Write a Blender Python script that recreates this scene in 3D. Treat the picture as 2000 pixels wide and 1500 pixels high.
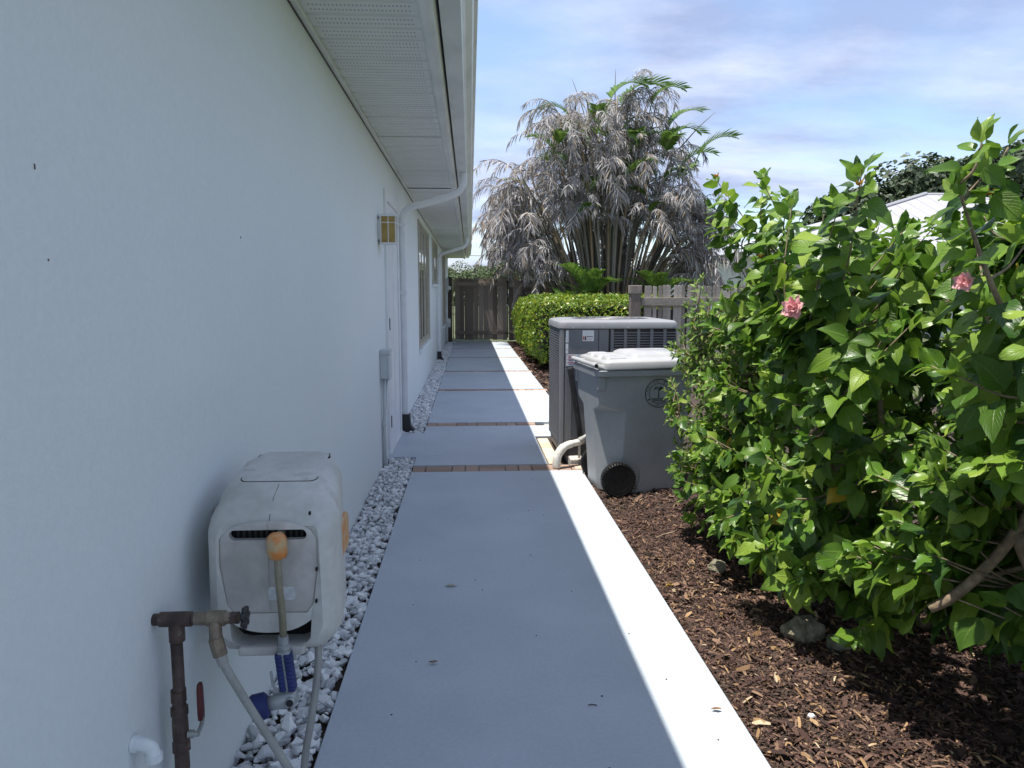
import bpy, bmesh, math, random
import numpy as np
from mathutils import Vector, Matrix, Euler
random.seed(7); rng = np.random.default_rng(11)
R = math.radians
for _o in list(bpy.data.objects): bpy.data.objects.remove(_o)
SC = bpy.context.scene
COL = SC.collection

# ------------------------------------------------------------------ camera
cam_d = bpy.data.cameras.new('camera'); cam_d.lens = 26.1; cam_d.sensor_width = 36.0
cam_d.clip_start = 0.05; cam_d.clip_end = 2000
cam = bpy.data.objects.new('camera', cam_d); COL.objects.link(cam)
cam.location = (0, 0, 1.35); cam.rotation_euler = (R(90 - 6.882), 0, R(-3.213))
SC.camera = cam

# ------------------------------------------------------------------ sun, sky, exposure
SUN_DIR = Vector((-0.213, -0.065, 1.0)).normalized()          # towards the sun
sun_d = bpy.data.lights.new('sun', 'SUN'); sun_d.energy = 4.6; sun_d.angle = R(0.53); sun_d.color = (1.0, 0.95, 0.87)
sun = bpy.data.objects.new('sun', sun_d); COL.objects.link(sun)
sun.rotation_euler = SUN_DIR.to_track_quat('Z', 'Y').to_euler()
W = bpy.data.worlds.new('World'); SC.world = W; W.use_nodes = True
nt = W.node_tree; nt.nodes.clear()
def wn(t, **k):
    n = nt.nodes.new(t)
    for a, b in k.items(): setattr(n, a, b)
    return n
wl = nt.links.new
sky = wn('ShaderNodeTexSky', sky_type='NISHITA', sun_disc=False)
sky.sun_elevation = math.asin(SUN_DIR.z); sky.sun_rotation = math.atan2(SUN_DIR.x, SUN_DIR.y)
sky.altitude = 0; sky.air_density = 1.0; sky.dust_density = 0.6; sky.ozone_density = 2.0
tc = wn('ShaderNodeTexCoord'); sx = wn('ShaderNodeSeparateXYZ'); wl(tc.outputs['Generated'], sx.inputs[0])
zc = wn('ShaderNodeMath', operation='MAXIMUM'); wl(sx.outputs['Z'], zc.inputs[0]); zc.inputs[1].default_value = 0.0
za = wn('ShaderNodeMath', operation='ADD'); wl(zc.outputs[0], za.inputs[0]); za.inputs[1].default_value = 0.16
dx = wn('ShaderNodeMath', operation='DIVIDE'); wl(sx.outputs['X'], dx.inputs[0]); wl(za.outputs[0], dx.inputs[1])
dy = wn('ShaderNodeMath', operation='DIVIDE'); wl(sx.outputs['Y'], dy.inputs[0]); wl(za.outputs[0], dy.inputs[1])
cb = wn('ShaderNodeCombineXYZ'); wl(dx.outputs[0], cb.inputs[0]); wl(dy.outputs[0], cb.inputs[1])
mp = wn('ShaderNodeMapping'); wl(cb.outputs[0], mp.inputs[0]); mp.inputs['Location'].default_value = (3.1, 7.4, 0); mp.inputs['Rotation'].default_value = (0, 0, R(18)); mp.inputs['Scale'].default_value = (0.75, 1.15, 1)
n1 = wn('ShaderNodeTexNoise'); wl(mp.outputs[0], n1.inputs['Vector']); n1.inputs['Scale'].default_value = 0.8; n1.inputs['Detail'].default_value = 9; n1.inputs['Roughness'].default_value = 0.56; n1.inputs['Distortion'].default_value = 0.35
rp = wn('ShaderNodeValToRGB'); wl(n1.outputs['Fac'], rp.inputs[0])
rp.color_ramp.elements[0].position = 0.38; rp.color_ramp.elements[0].color = (0.12, 0.12, 0.12, 1)
rp.color_ramp.elements[1].position = 0.59; rp.color_ramp.elements[1].color = (0.90, 0.90, 0.90, 1)
bg1 = wn('ShaderNodeBackground'); wl(sky.outputs[0], bg1.inputs[0]); bg1.inputs[1].default_value = 0.145
n2 = wn('ShaderNodeTexNoise'); wl(mp.outputs[0], n2.inputs['Vector']); n2.inputs['Scale'].default_value = 1.7; n2.inputs['Detail'].default_value = 7; n2.inputs['Roughness'].default_value = 0.6
rc = wn('ShaderNodeValToRGB'); wl(n2.outputs['Fac'], rc.inputs[0]); rc.color_ramp.elements[0].position = 0.38; rc.color_ramp.elements[0].color = (0.35, 0.41, 0.62, 1); rc.color_ramp.elements[1].position = 0.64; rc.color_ramp.elements[1].color = (0.68, 0.73, 0.90, 1)
bg2 = wn('ShaderNodeBackground'); wl(rc.outputs[0], bg2.inputs[0]); bg2.inputs[0].default_value = (0.64, 0.72, 0.95, 1); bg2.inputs[1].default_value = 0.80
mx = wn('ShaderNodeMixShader'); wl(rp.outputs[0], mx.inputs[0]); wl(bg1.outputs[0], mx.inputs[1]); wl(bg2.outputs[0], mx.inputs[2])
wo = wn('ShaderNodeOutputWorld'); wl(mx.outputs[0], wo.inputs[0])
SC.view_settings.view_transform = 'Standard'; SC.view_settings.look = 'None'
SC.view_settings.exposure = 0.70; SC.view_settings.gamma = 1.0; SC.view_settings.use_curve_mapping = False

# ------------------------------------------------------------------ materials
MATS = {}
def mat(name, c1, c2=None, rough=0.6, scale=3.0, detail=6, lo=0.35, hi=0.65, bump=0.0, bscale=40.0, bdist=0.01, by='noise',
        c3=None, p3=0.9, spec=0.5, stretch=(1, 1, 1), fine=0.0, fscale=120, metal=0.0, transl=0.0, rough2=None, coat=0.0, sat=None):
    """procedural material; colour driven by noise in object space, by object random, by mesh-island random or both."""
    if name in MATS: return MATS[name]
    m = bpy.data.materials.new(name); m.use_nodes = True; MATS[name] = m
    t = m.node_tree; N = t.nodes; L = t.links.new
    b = N['Principled BSDF']; out = N['Material Output']
    b.inputs['Roughness'].default_value = rough; b.inputs['Metallic'].default_value = metal
    b.inputs['Specular IOR Level'].default_value = spec; b.inputs['Coat Weight'].default_value = coat
    co = N.new('ShaderNodeTexCoord'); mpn = N.new('ShaderNodeMapping'); L(co.outputs['Object'], mpn.inputs[0]); mpn.inputs['Scale'].default_value = stretch
    no = N.new('ShaderNodeTexNoise'); L(mpn.outputs[0], no.inputs['Vector']); no.inputs['Scale'].default_value = scale; no.inputs['Detail'].default_value = detail; no.inputs['Roughness'].default_value = 0.6
    if c2 is None: c2 = c1
    r = N.new('ShaderNodeValToRGB'); e = r.color_ramp.elements
    e[0].position = lo; e[0].color = (*c1, 1); e[1].position = hi; e[1].color = (*c2, 1)
    if c3: x = e.new(p3); x.color = (*c3, 1)
    if by == 'noise': fac = no.outputs['Fac']
    else:
        g = N.new('ShaderNodeNewGeometry'); oi = N.new('ShaderNodeObjectInfo')
        a = N.new('ShaderNodeMath'); a.operation = 'ADD'; L(oi.outputs['Random'], a.inputs[0])
        if by == 'both' or by == 'island': L(g.outputs['Random Per Island'], a.inputs[1])
        else: a.inputs[1].default_value = 0
        f = N.new('ShaderNodeMath'); f.operation = 'FRACT'; L(a.outputs[0], f.inputs[0]); fac = f.outputs[0]
        s = N.new('ShaderNodeMath'); s.operation = 'MULTIPLY_ADD'; L(no.outputs['Fac'], s.inputs[0]); s.inputs[1].default_value = 0.35; 
        s2 = N.new('ShaderNodeMath'); s2.operation = 'SUBTRACT'; L(fac, s2.inputs[0]); s2.inputs[1].default_value = 0.175; L(s2.outputs[0], s.inputs[2]); fac = s.outputs[0]
    L(fac, r.inputs[0]); col = r.outputs[0]
    if fine:
        nf = N.new('ShaderNodeTexNoise'); L(mpn.outputs[0], nf.inputs['Vector']); nf.inputs['Scale'].default_value = fscale; nf.inputs['Detail'].default_value = 3
        mr = N.new('ShaderNodeMapRange'); L(nf.outputs['Fac'], mr.inputs[0]); mr.inputs[1].default_value = 0.3; mr.inputs[2].default_value = 0.7; mr.inputs[3].default_value = 1 - fine; mr.inputs[4].default_value = 1 + fine
        vm = N.new('ShaderNodeVectorMath'); vm.operation = 'SCALE'; L(col, vm.inputs[0]); L(mr.outputs[0], vm.inputs[3]); col = vm.outputs[0]
    L(col, b.inputs['Base Color'])
    if rough2 is not None:
        mr2 = N.new('ShaderNodeMapRange'); L(no.outputs['Fac'], mr2.inputs[0]); mr2.inputs[1].default_value = lo; mr2.inputs[2].default_value = hi; mr2.inputs[3].default_value = rough; mr2.inputs[4].default_value = rough2; L(mr2.outputs[0], b.inputs['Roughness'])
    if bump:
        nb = N.new('ShaderNodeTexNoise'); L(mpn.outputs[0], nb.inputs['Vector']); nb.inputs['Scale'].default_value = bscale; nb.inputs['Detail'].default_value = 5
        bp = N.new('ShaderNodeBump'); bp.inputs['Strength'].default_value = bump; bp.inputs['Distance'].default_value = bdist; L(nb.outputs['Fac'], bp.inputs['Height']); L(bp.outputs[0], b.inputs['Normal'])
    if transl:
        tr = N.new('ShaderNodeBsdfTranslucent'); L(col, tr.inputs[0]); ms = N.new('ShaderNodeMixShader'); ms.inputs[0].default_value = transl
        L(b.outputs[0], ms.inputs[1]); L(tr.outputs[0], ms.inputs[2]); L(ms.outputs[0], out.inputs[0])
    return m

def leaf_mat(name, dark, mid, light, vein=(0.3, 0.4, 0.1), transl=0.3, rough=0.38, nv=9.0):
    """leaf with midrib and side veins laid out by its UV map, tint by object and island random."""
    m = mat(name, dark, mid, rough=rough, by='both', lo=0.15, hi=0.75, c3=light, p3=0.98, scale=9, transl=transl, spec=0.45)
    t = m.node_tree; N = t.nodes; L = t.links.new
    b = N['Principled BSDF']
    uv = N.new('ShaderNodeUVMap'); s = N.new('ShaderNodeSeparateXYZ'); L(uv.outputs[0], s.inputs[0])
    def mt(op, a, bb=None, v=None):
        n = N.new('ShaderNodeMath'); n.operation = op
        L(a, n.inputs[0])
        if bb is not None: L(bb, n.inputs[1])
        if v is not None: n.inputs[1].default_value = v
        return n.outputs[0]
    u = mt('ABSOLUTE', mt('SUBTRACT', s.outputs[0], v=0.5)); v = s.outputs[1]
    k = mt('SUBTRACT', v, mt('MULTIPLY', u, v=0.75))
    w = mt('ABSOLUTE', mt('SUBTRACT', mt('FRACT', mt('MULTIPLY', k, v=nv)), v=0.5))     # 0.5 on a vein
    sv = N.new('ShaderNodeMapRange'); L(w, sv.inputs[0]); sv.inputs[1].default_value = 0.40; sv.inputs[2].default_value = 0.5
    mv = N.new('ShaderNodeMapRange'); L(u, mv.inputs[0]); mv.inputs[1].default_value = 0.045; mv.inputs[2].default_value = 0.0
    mxx = mt('MAXIMUM', mt('MULTIPLY', sv.outputs[0], v=0.45), mv.outputs[0])
    src = b.inputs['Base Color'].links[0].from_socket
    mix = N.new('ShaderNodeMix'); mix.data_type = 'RGBA'; L(mt('MULTIPLY', mxx, v=0.45), mix.inputs[0]); L(src, mix.inputs[6]); mix.inputs[7].default_value = (*vein, 1)
    L(mix.outputs[2], b.inputs['Base Color'])
    bp = N.new('ShaderNodeBump'); bp.inputs['Strength'].default_value = 0.55; bp.inputs['Distance'].default_value = 0.004; bp.invert = True
    L(mt('ADD', sv.outputs[0], mv.outputs[0]), bp.inputs['Height']); L(bp.outputs[0], b.inputs['Normal'])
    return m

# ------------------------------------------------------------------ building helpers
def link(name, me, m, parent=None, loc=(0, 0, 0)):
    o = bpy.data.objects.new(name, me); COL.objects.link(o)
    if m is not None and len(me.materials) == 0: me.materials.append(m)
    o.location = loc
    if parent is not None: put(o, parent)
    return o
def wloc(o):
    v = Vector(o.location)
    while o.parent is not None: o = o.parent; v = v + Vector(o.location)
    return v
def put(o, parent):
    o.location = Vector(o.location) - wloc(parent); o.parent = parent
def thing(name, loc, label, cat, group=None):
    o = bpy.data.objects.new(name, None); COL.objects.link(o); o.location = loc; o.empty_display_size = 0.1
    return tag(o, label, cat, group)
def tag(o, label, cat, group=None):
    o['label'] = label; o['category'] = cat
    if group: o['group'] = group
    return o
def struct(o): o['kind'] = 'structure'; return o
def stuff(o): o['kind'] = 'stuff'; return o

class MB:
    def __init__(s): s.v = []; s.f = []
    def add(s, vs, fs):
        n = len(s.v); s.v += [tuple(v) for v in vs]; s.f += [tuple(i + n for i in f) for f in fs]; return s
    def box(s, x0, x1, y0, y1, z0, z1):
        return s.add([(x0, y0, z0), (x1, y0, z0), (x1, y1, z0), (x0, y1, z0), (x0, y0, z1), (x1, y0, z1), (x1, y1, z1), (x0, y1, z1)],
                     [(3, 2, 1, 0), (4, 5, 6, 7), (0, 1, 5, 4), (1, 2, 6, 5), (2, 3, 7, 6), (3, 0, 4, 7)])
    def tube(s, pts, rad, n=8, cap=True):
        pts = [Vector(p) for p in pts]; rad = rad if hasattr(rad, '__len__') else [rad] * len(pts)
        t0 = (pts[1] - pts[0]).normalized(); up = Vector((0, 0, 1)) if abs(t0.z) < 0.9 else Vector((1, 0, 0))
        a = t0.cross(up).normalized(); vs = []
        for i, p in enumerate(pts):
            t = (pts[min(i + 1, len(pts) - 1)] - pts[max(i - 1, 0)]).normalized()
            a = (a - t * a.dot(t)).normalized(); b = t.cross(a)
            for k in range(n):
                q = 2 * math.pi * k / n; vs.append(p + (a * math.cos(q) + b * math.sin(q)) * rad[i])
        fs = [(i * n + k, i * n + (k + 1) % n, (i + 1) * n + (k + 1) % n, (i + 1) * n + k) for i in range(len(pts) - 1) for k in range(n)]
        if cap: fs += [tuple(range(n - 1, -1, -1)), tuple(range((len(pts) - 1) * n, len(pts) * n))]
        return s.add(vs, fs)
    def loft(s, rings, cap=True):
        n = len(rings[0]); vs = [p for r in rings for p in r]
        fs = [(i * n + k, i * n + (k + 1) % n, (i + 1) * n + (k + 1) % n, (i + 1) * n + k) for i in range(len(rings) - 1) for k in range(n)]
        if cap: fs += [tuple(range(n - 1, -1, -1)), tuple(range((len(rings) - 1) * n, len(rings) * n))]
        return s.add(vs, fs)
    def prism(s, poly, axis, a, b):
        """polygon (list of 2-D points) extruded along axis 'x','y','z' from a to b"""
        def P(p, h): return {'x': (h, p[0], p[1]), 'y': (p[0], h, p[1]), 'z': (p[0], p[1], h)}[axis]
        return s.loft([[P(p, a) for p in poly], [P(p, b) for p in poly]])
    def lathe(s, prof, c, axis='z', n=20):
        """profile of (radius, height) round a given axis through c"""
        def P(r, h, q):
            a, b = r * math.cos(q), r * math.sin(q)
            return {'z': (c[0] + a, c[1] + b, c[2] + h), 'y': (c[0] + a, c[1] + h, c[2] + b), 'x': (c[0] + h, c[1] + a, c[2] + b)}[axis]
        return s.loft([[P(r, h, 2 * math.pi * k / n) for k in range(n)] for r, h in prof])
    def mesh(s, name, smooth=False):
        me = bpy.data.meshes.new(name); me.from_pydata(s.v, [], s.f); 
        bm = bmesh.new(); bm.from_mesh(me); bmesh.ops.recalc_face_normals(bm, faces=bm.faces); bm.to_mesh(me); bm.free()
        if smooth: me.polygons.foreach_set('use_smooth', [True] * len(me.polygons))
        return me
    def obj(s, name, m, parent=None, smooth=False, bevel=0.0, loc=(0, 0, 0), seg=2):
        o = link(name, s.mesh(name, smooth), m, parent, loc)
        if bevel:
            b = o.modifiers.new('bevel', 'BEVEL'); b.width = bevel; b.segments = seg; b.limit_method = 'ANGLE'; b.angle_limit = R(35)
            o.data.polygons.foreach_set('use_smooth', [True] * len(o.data.polygons))
            w = o.modifiers.new('wn', 'WEIGHTED_NORMAL'); w.keep_sharp = False
        return o
def smooth_by_angle(o, deg=35):
    o.data.polygons.foreach_set('use_smooth', [True] * len(o.data.polygons))
    bm = bmesh.new(); bm.from_mesh(o.data)
    for e in bm.edges:
        if len(e.link_faces) == 2 and e.calc_face_angle(0) > R(deg): e.smooth = False
    bm.to_mesh(o.data); bm.free()
def bake(o):
    dg = bpy.context.evaluated_depsgraph_get(); me = bpy.data.meshes.new_from_object(o.evaluated_get(dg))
    o.modifiers.clear(); o.data = me; return o
def cut(o, cutters):
    """carve the cutters out of o for good, then delete them"""
    for c in cutters:
        md = o.modifiers.new('cut', 'BOOLEAN'); md.object = c; md.operation = 'DIFFERENCE'; md.solver = 'EXACT'
    bake(o)
    for c in cutters: bpy.data.objects.remove(c)
    return o
def fast_mesh(name, V, F, uv=None, smooth=False):
    """V (n,3), F (m,4) arrays"""
    me = bpy.data.meshes.new(name); k = F.shape[1]
    me.vertices.add(len(V)); me.vertices.foreach_set('co', np.asarray(V, np.float32).ravel())
    me.loops.add(F.size); me.loops.foreach_set('vertex_index', np.asarray(F, np.int32).ravel())
    me.polygons.add(len(F)); me.polygons.foreach_set('loop_start', np.arange(0, F.size, k, dtype=np.int32))
    if uv is not None:
        l = me.uv_layers.new(name='UVMap'); l.data.foreach_set('uv', np.asarray(uv, np.float32)[F.ravel()].ravel())
    if smooth: me.polygons.foreach_set('use_smooth', np.ones(len(F), bool))
    me.update(calc_edges=True); return me
def rect_round(hx, hy, r, n=4, cx=0, cy=0):
    p = []
    for sx_, sy_, a0 in ((1, 1, 0), (-1, 1, 90), (-1, -1, 180), (1, -1, 270)):
        for k in range(n + 1):
            a = R(a0 + 90 * k / n); p.append((cx + sx_ * (hx - r) + r * math.cos(a), cy + sy_ * (hy - r) + r * math.sin(a)))
    return p
def bez(*P, n=12):
    """Catmull-Rom through the points"""
    P = [Vector(p) for p in P]; Q = [2 * P[0] - P[1]] + P + [2 * P[-1] - P[-2]]; out = []
    for i in range(1, len(Q) - 2):
        for k in range(n):
            t = k / n; a, b, c, d = Q[i - 1:i + 3]
            out.append(0.5 * ((2 * b) + (c - a) * t + (2 * a - 5 * b + 4 * c - d) * t * t + (3 * b - a - 3 * c + d) * t ** 3))
    out.append(P[-1]); return out
# ------------------------------------------------------------------ shared materials
m_stucco = mat('painted_stucco', (0.695, 0.738, 0.742), (0.73, 0.772, 0.775), rough=0.75, scale=0.9, lo=0.3, hi=0.7, bump=0.30, bscale=190, bdist=0.006, fine=0.022, fscale=75)
m_white = mat('white_paint', (0.70, 0.72, 0.74), (0.78, 0.79, 0.80), rough=0.45, scale=6, bump=0.03, bscale=90)
m_trimw = mat('aluminium_trim', (0.60, 0.62, 0.60), (0.76, 0.77, 0.75), rough=0.4, scale=2.2, stretch=(2, 1, 5), lo=0.3, hi=0.6)
m_slab = mat('painted_concrete', (0.385, 0.43, 0.485), (0.46, 0.505, 0.555), rough=0.62, scale=1.9, lo=0.22, hi=0.72, bump=0.15, bscale=110, bdist=0.003, fine=0.05, fscale=70, rough2=0.5)
m_brick = mat('clay_paver', (0.28, 0.19, 0.145), (0.40, 0.285, 0.22), rough=0.85, by='both', lo=0.1, hi=0.9, scale=20, bump=0.3, bscale=150, bdist=0.003, fine=0.18, fscale=60)
m_paver = mat('pale_paver', (0.50, 0.40, 0.30), (0.62, 0.53, 0.41), rough=0.85, by='both', lo=0.1, hi=0.9, scale=20, bump=0.3, bscale=150, bdist=0.003, fine=0.12, fscale=60)
m_conc = mat('bare_concrete', (0.33, 0.31, 0.28), (0.50, 0.48, 0.44), rough=0.9, scale=5, bump=0.3, bscale=90, fine=0.1)
m_soil = mat('soil', (0.030, 0.020, 0.015), (0.06, 0.04, 0.028), rough=0.95, scale=8, bump=0.8, bscale=45, bdist=0.02, fine=0.3, fscale=90)
m_lawn = mat('lawn_ground', (0.05, 0.075, 0.025), (0.10, 0.11, 0.045), rough=0.95, scale=0.8, bump=0.6, bscale=30, bdist=0.03, fine=0.3, fscale=25)
m_black = mat('black_plastic', (0.012, 0.012, 0.014), (0.022, 0.022, 0.024), rough=0.45, scale=8)
m_dark = mat('dark_fill', (0.006, 0.006, 0.007), rough=0.9)  # near-black fill, stands in for shade in the reel's recesses; coil too
m_darkmetal = mat('dark_hinge_metal', (0.03, 0.028, 0.028), (0.05, 0.045, 0.04), rough=0.5, scale=30)

# ------------------------------------------------------------------ ground, walkway, gravel, mulch
g = MB().box(-400, 400, -300, 600, -0.5, -0.09).obj('ground', m_lawn); struct(g)

walk = MB().box(-0.452, 0.62, -3, 21.42, -0.14, -0.03); walk.box(0.622, 0.84, -3, 5.8, -0.14, -0.03).box(0.622, 1.03, 7.02, 21.42, -0.14, -0.03)
walk = struct(walk.obj('walkway', m_conc))
def slab(poly):
    o = MB().prism(poly, 'z', -0.06, 0.0).obj('slab', m_slab, walk, bevel=0.006); return o
XL, XR1, XR2 = -0.46, 0.858, 1.055
ROWS = [(5.598, 5.815, XR1 + 0.004), (7.585, 7.80, 0.70), (10.40, 10.615, XR2), (13.0, 13.215, XR2), (15.88, 16.095, XR2), (18.50, 18.715, XR2)]
def rect(a, b, c, d): return [(a, c), (b, c), (b, d), (a, d)]
slab(rect(XL, XR1, -3, 5.594))
slab([(XL, 5.82), (0.615, 5.82), (0.615, 7.0), (XR2, 7.0), (XR2, 7.581), (XL, 7.581), (XL, 7.22), (-0.698, 7.22), (-0.698, 6.14), (XL, 6.14)])
for a, b in ((7.804, 10.396), (10.62, 12.996), (13.22, 15.876), (16.10, 18.496), (18.72, 21.40)): slab(rect(XL, XR2, a, b))
# basket-weave rows of pavers: one upright, a stacked pair, two uprights, a stacked pair ...
me_v = None
def paver_mesh(w, d, name):
    o = MB().box(-w / 2, w / 2, -d / 2, d / 2, -0.06, 0).obj(name, m_brick, bevel=0.005); bake(o); me = o.data; bpy.data.objects.remove(o); return me
me_up = paver_mesh(0.098, 0.205, 'brick'); me_fl = paver_mesh(0.2, 0.1, 'brick')
def brick(me, x, y, m=None):
    o = bpy.data.objects.new('brick', me); COL.objects.link(o); o.location = (x, y, -0.004 + random.uniform(-0.003, 0.001)); o.rotation_euler = (random.uniform(-.008, .008), random.uniform(-.008, .008), random.uniform(-.01, .01)); put(o, walk)
    return o
for (y0, y1, xr) in ROWS:
    yc = (y0 + y1) / 2; x = XL + 0.004; k = 0
    while x < xr - 0.05:
        if k % 3 == 1 and x + 0.2 < xr + 0.02:
            brick(me_fl, x + 0.1, yc - 0.054); brick(me_fl, x + 0.1, yc + 0.054); x += 0.207
        else:
            brick(me_up, x + 0.049, yc); x += 0.104
        k += 1
# pale pavers bordering the air conditioner pad
me_pl = me_fl.copy(); me_pl.materials.clear(); me_pl.materials.append(m_paver)
me_pu = me_up.copy(); me_pu.materials.clear(); me_pu.materials.append(m_paver)
for i in range(5):
    o = brick(me_pu, 0.675, 5.93 + i * 0.212); o.location.z += 0.006
for i in range(3):
    o = brick(me_pl, 0.915 + i * 0.205, 5.70); o.location.z += 0.004
    if i: o.location.y += 0.005
brick(me_pu, 0.91, 5.70).location.z -= 0.02

# gravel: convex white stones
def rock_mesh(name, n, sx_, sy_, sz_, seed):
    r = np.random.default_rng(seed); p = r.normal(size=(n, 3)); p /= np.linalg.norm(p, axis=1)[:, None]; p *= (np.array([sx_, sy_, sz_]) * r.uniform(0.85, 1.12, (n, 1)))
    bm = bmesh.new(); [bm.verts.new(q) for q in p]; h = bmesh.ops.convex_hull(bm, input=bm.verts)
    bmesh.ops.delete(bm, geom=[v for v in bm.verts if not v.link_faces], context='VERTS')
    me = bpy.data.meshes.new(name); bm.to_mesh(me); bm.free(); return me
m_stone = mat('white_marble_stone', (0.40, 0.41, 0.42), (0.70, 0.71, 0.72), rough=0.8, by='both', lo=0.0, hi=0.55, c3=(0.80, 0.80, 0.79), p3=0.9, scale=40, bump=0.3, bscale=120, bdist=0.004)
stones = [rock_mesh('stone', 15, 0.021, 0.015, 0.011, 100 + i) for i in range(9)]
for s in stones: s.materials.append(m_stone)
ST = [(np.array([v.co for v in s.vertices]), np.array([p.vertices for p in s.polygons])) for s in stones]
gravel_bed = struct(MB().box(-0.70, -0.462, -1.5, 6.13, -0.2, -0.035).box(-0.70, -0.462, 7.23, 21.4, -0.2, -0.035).obj('gravel_bed', m_soil))
cand = []
for (y0, y1) in ((0.9, 6.12), (7.24, 21.3)):
    y = y0
    while y < y1:
        sz = 1.0
        for k in range(random.choice((11, 12, 13))):
            cand.append((random.uniform(-0.692, -0.472), y + random.uniform(-.02, .02)))
        y += 0.021
cand.sort(key=lambda p: p[1])
vs, fs, off, single = [], [], 0, 0
for (x, y) in cand:
    k = random.randrange(9); sc = random.choice((0.6, 0.8, 0.95, 1.1, 1.25, 1.5)) * random.uniform(0.85, 1.15)
    z = -0.022 + random.uniform(-0.012, 0.020)
    e = Euler((random.uniform(-.6, .6), random.uniform(-.6, .6), random.uniform(0, 6.28)))
    if single < 300 and y > 1.7 and sc > 0.85 and z > -0.018:
        o = bpy.data.objects.new('stone', stones[k]); COL.objects.link(o); o.location = (x, y, z + 0.004); o.rotation_euler = e; o.scale = (sc, sc, sc); put(o, gravel_bed); single += 1
        continue
    M3 = np.array(e.to_matrix()) * sc; v, f = ST[k]
    vs.append(v @ M3.T + np.array([x, y, z])); fs.append(f + off); off += len(v)
stuff(link('small_stones', fast_mesh('small_stones', np.vstack(vs), np.vstack(fs)), m_stone, gravel_bed))

# mulch bed and its bark chips
mv, mf = [], []
def mulch_h(x, y): return -0.035 + 0.018 * math.sin(x * 3.1 + y * 1.7) + 0.012 * math.sin(y * 4.3 - x * 2.2) + max(0, min(1, (x - 0.9) * 2)) * 0.02
nx, ny = 40, 160
X0, X1, Y0, Y1 = 0.60, 6.0, -1.0, 22.0
for j in range(ny + 1):
    for i in range(nx + 1):
        x = X0 + (X1 - X0) * (i / nx) ** 1.6; y = Y0 + (Y1 - Y0) * j / ny; mv.append((x, y, mulch_h(x, y)))
mf = [(j * (nx + 1) + i, j * (nx + 1) + i + 1, (j + 1) * (nx + 1) + i + 1, (j + 1) * (nx + 1) + i) for j in range(ny) for i in range(nx)]
b = MB(); b.add(mv, mf); mulch = struct(b.obj('mulch_bed', m_soil, smooth=True))
m_chip = mat('bark_chip', (0.026, 0.013, 0.010), (0.088, 0.045, 0.032), rough=0.85, by='both', lo=0.05, hi=0.75, c3=(0.22, 0.135, 0.085), p3=0.97, scale=60)
def scatter_chips(n, xa, xb, ya, yb, ls, seed, up=0.0):
    r = np.random.default_rng(seed); x = r.uniform(xa, xb, n); y = r.uniform(ya, yb, n)
    z = np.array([mulch_h(a, c) for a, c in zip(x, y)]) + r.uniform(0.0, 0.016, n) + up
    L = ls * r.lognormal(0, 0.45, n); w = L * r.uniform(0.14, 0.36, n); h = w * r.uniform(0.1, 0.5, n)
    yaw = r.uniform(0, 2 * np.pi, n); pit = r.normal(0, 0.28, n); rol = r.normal(0, 0.5, n)
    tx = np.stack([np.cos(yaw) * np.cos(pit), np.sin(yaw) * np.cos(pit), np.sin(pit)], 1)
    sd = np.stack([-np.sin(yaw) * np.cos(rol), np.cos(yaw) * np.cos(rol), np.sin(rol)], 1); nrm = np.cross(tx, sd)
    c = np.stack([x, y, z], 1); V = []
    for (a, bb, hh) in ((-.5, -.35, 0), (-.5, .35, 0), (0, -.5, 1), (0.05, .5, .6), (.5, -.25, .1), (.5, .4, -.1)):
        V.append(c + tx * (a * L)[:, None] + sd * (bb * w)[:, None] + nrm * (hh * h)[:, None])
    V = np.stack(V, 1).reshape(-1, 3); base = (np.arange(n) * 6)[:, None]
    F = np.concatenate([base + np.array([[0, 2, 3, 1]]), base + np.array([[2, 4, 5, 3]])], 0); return V, F
parts = [scatter_chips(62000, 0.865, 2.3, 1.7, 4.6, 0.0185, 1), scatter_chips(16000, 0.87, 2.6, 4.4, 6.0, 0.022, 2), scatter_chips(11000, 1.06, 1.75, 6.9, 21, 0.045, 3)]
o = 0; Vs, Fs = [], []
for v, f in parts: Vs.append(v); Fs.append(f + o); o += len(v)
stuff(link('bark_chips', fast_mesh('bark_chips', np.vstack(Vs), np.vstack(Fs)), m_chip, mulch))
m_litter = mat('dry_leaf_litter', (0.20, 0.11, 0.05), (0.40, 0.25, 0.12), rough=0.7, by='both', lo=0.05, hi=0.8, c3=(0.55, 0.45, 0.30), p3=0.95, scale=30, transl=0.2)
r_ = np.random.default_rng(5)
pa = [scatter_chips(950, 0.88, 1.6, 1.75, 3.7, 0.017, 21, 0.006), scatter_chips(160, 0.88, 1.6, 3.5, 5.0, 0.016, 22, 0.006), scatter_chips(150, 1.2, 2.6, 1.7, 3.2, 0.018, 23, 0.006)]
o = 0; Vs, Fs = [], []
for v, f in pa:
    v = v.reshape(-1, 6, 3); c = v.mean(1, keepdims=True); v = c + (v - c) * np.array([1.0, 1.6, 1.5]); v = v.reshape(-1, 3)
    Vs.append(v); Fs.append(f + o); o += len(v)
stuff(link('leaf_litter', fast_mesh('leaf_litter', np.vstack(Vs), np.vstack(Fs)), m_litter, mulch))

sp = MB(); r_ = random.Random(3)
for i in range(46):
    y = 1.9 + 12 * r_.random() ** 1.8; x = r_.uniform(-0.42, 0.82); s_ = r_.uniform(0.0015, 0.0045)
    sp.loft([[(x + s_ * k * q * math.cos(a) * r_.uniform(.6, 1.6), y + s_ * k * q * math.sin(a) * r_.uniform(.6, 1.6), z) for a in (0.2, 1.5, 2.6, 3.9, 5.2) for q in (1,)] for k, z in ((1, 0.0005), (.6, 0.003))])
stuff(sp.obj('dirt_specks', m_soil, walk))

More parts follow.
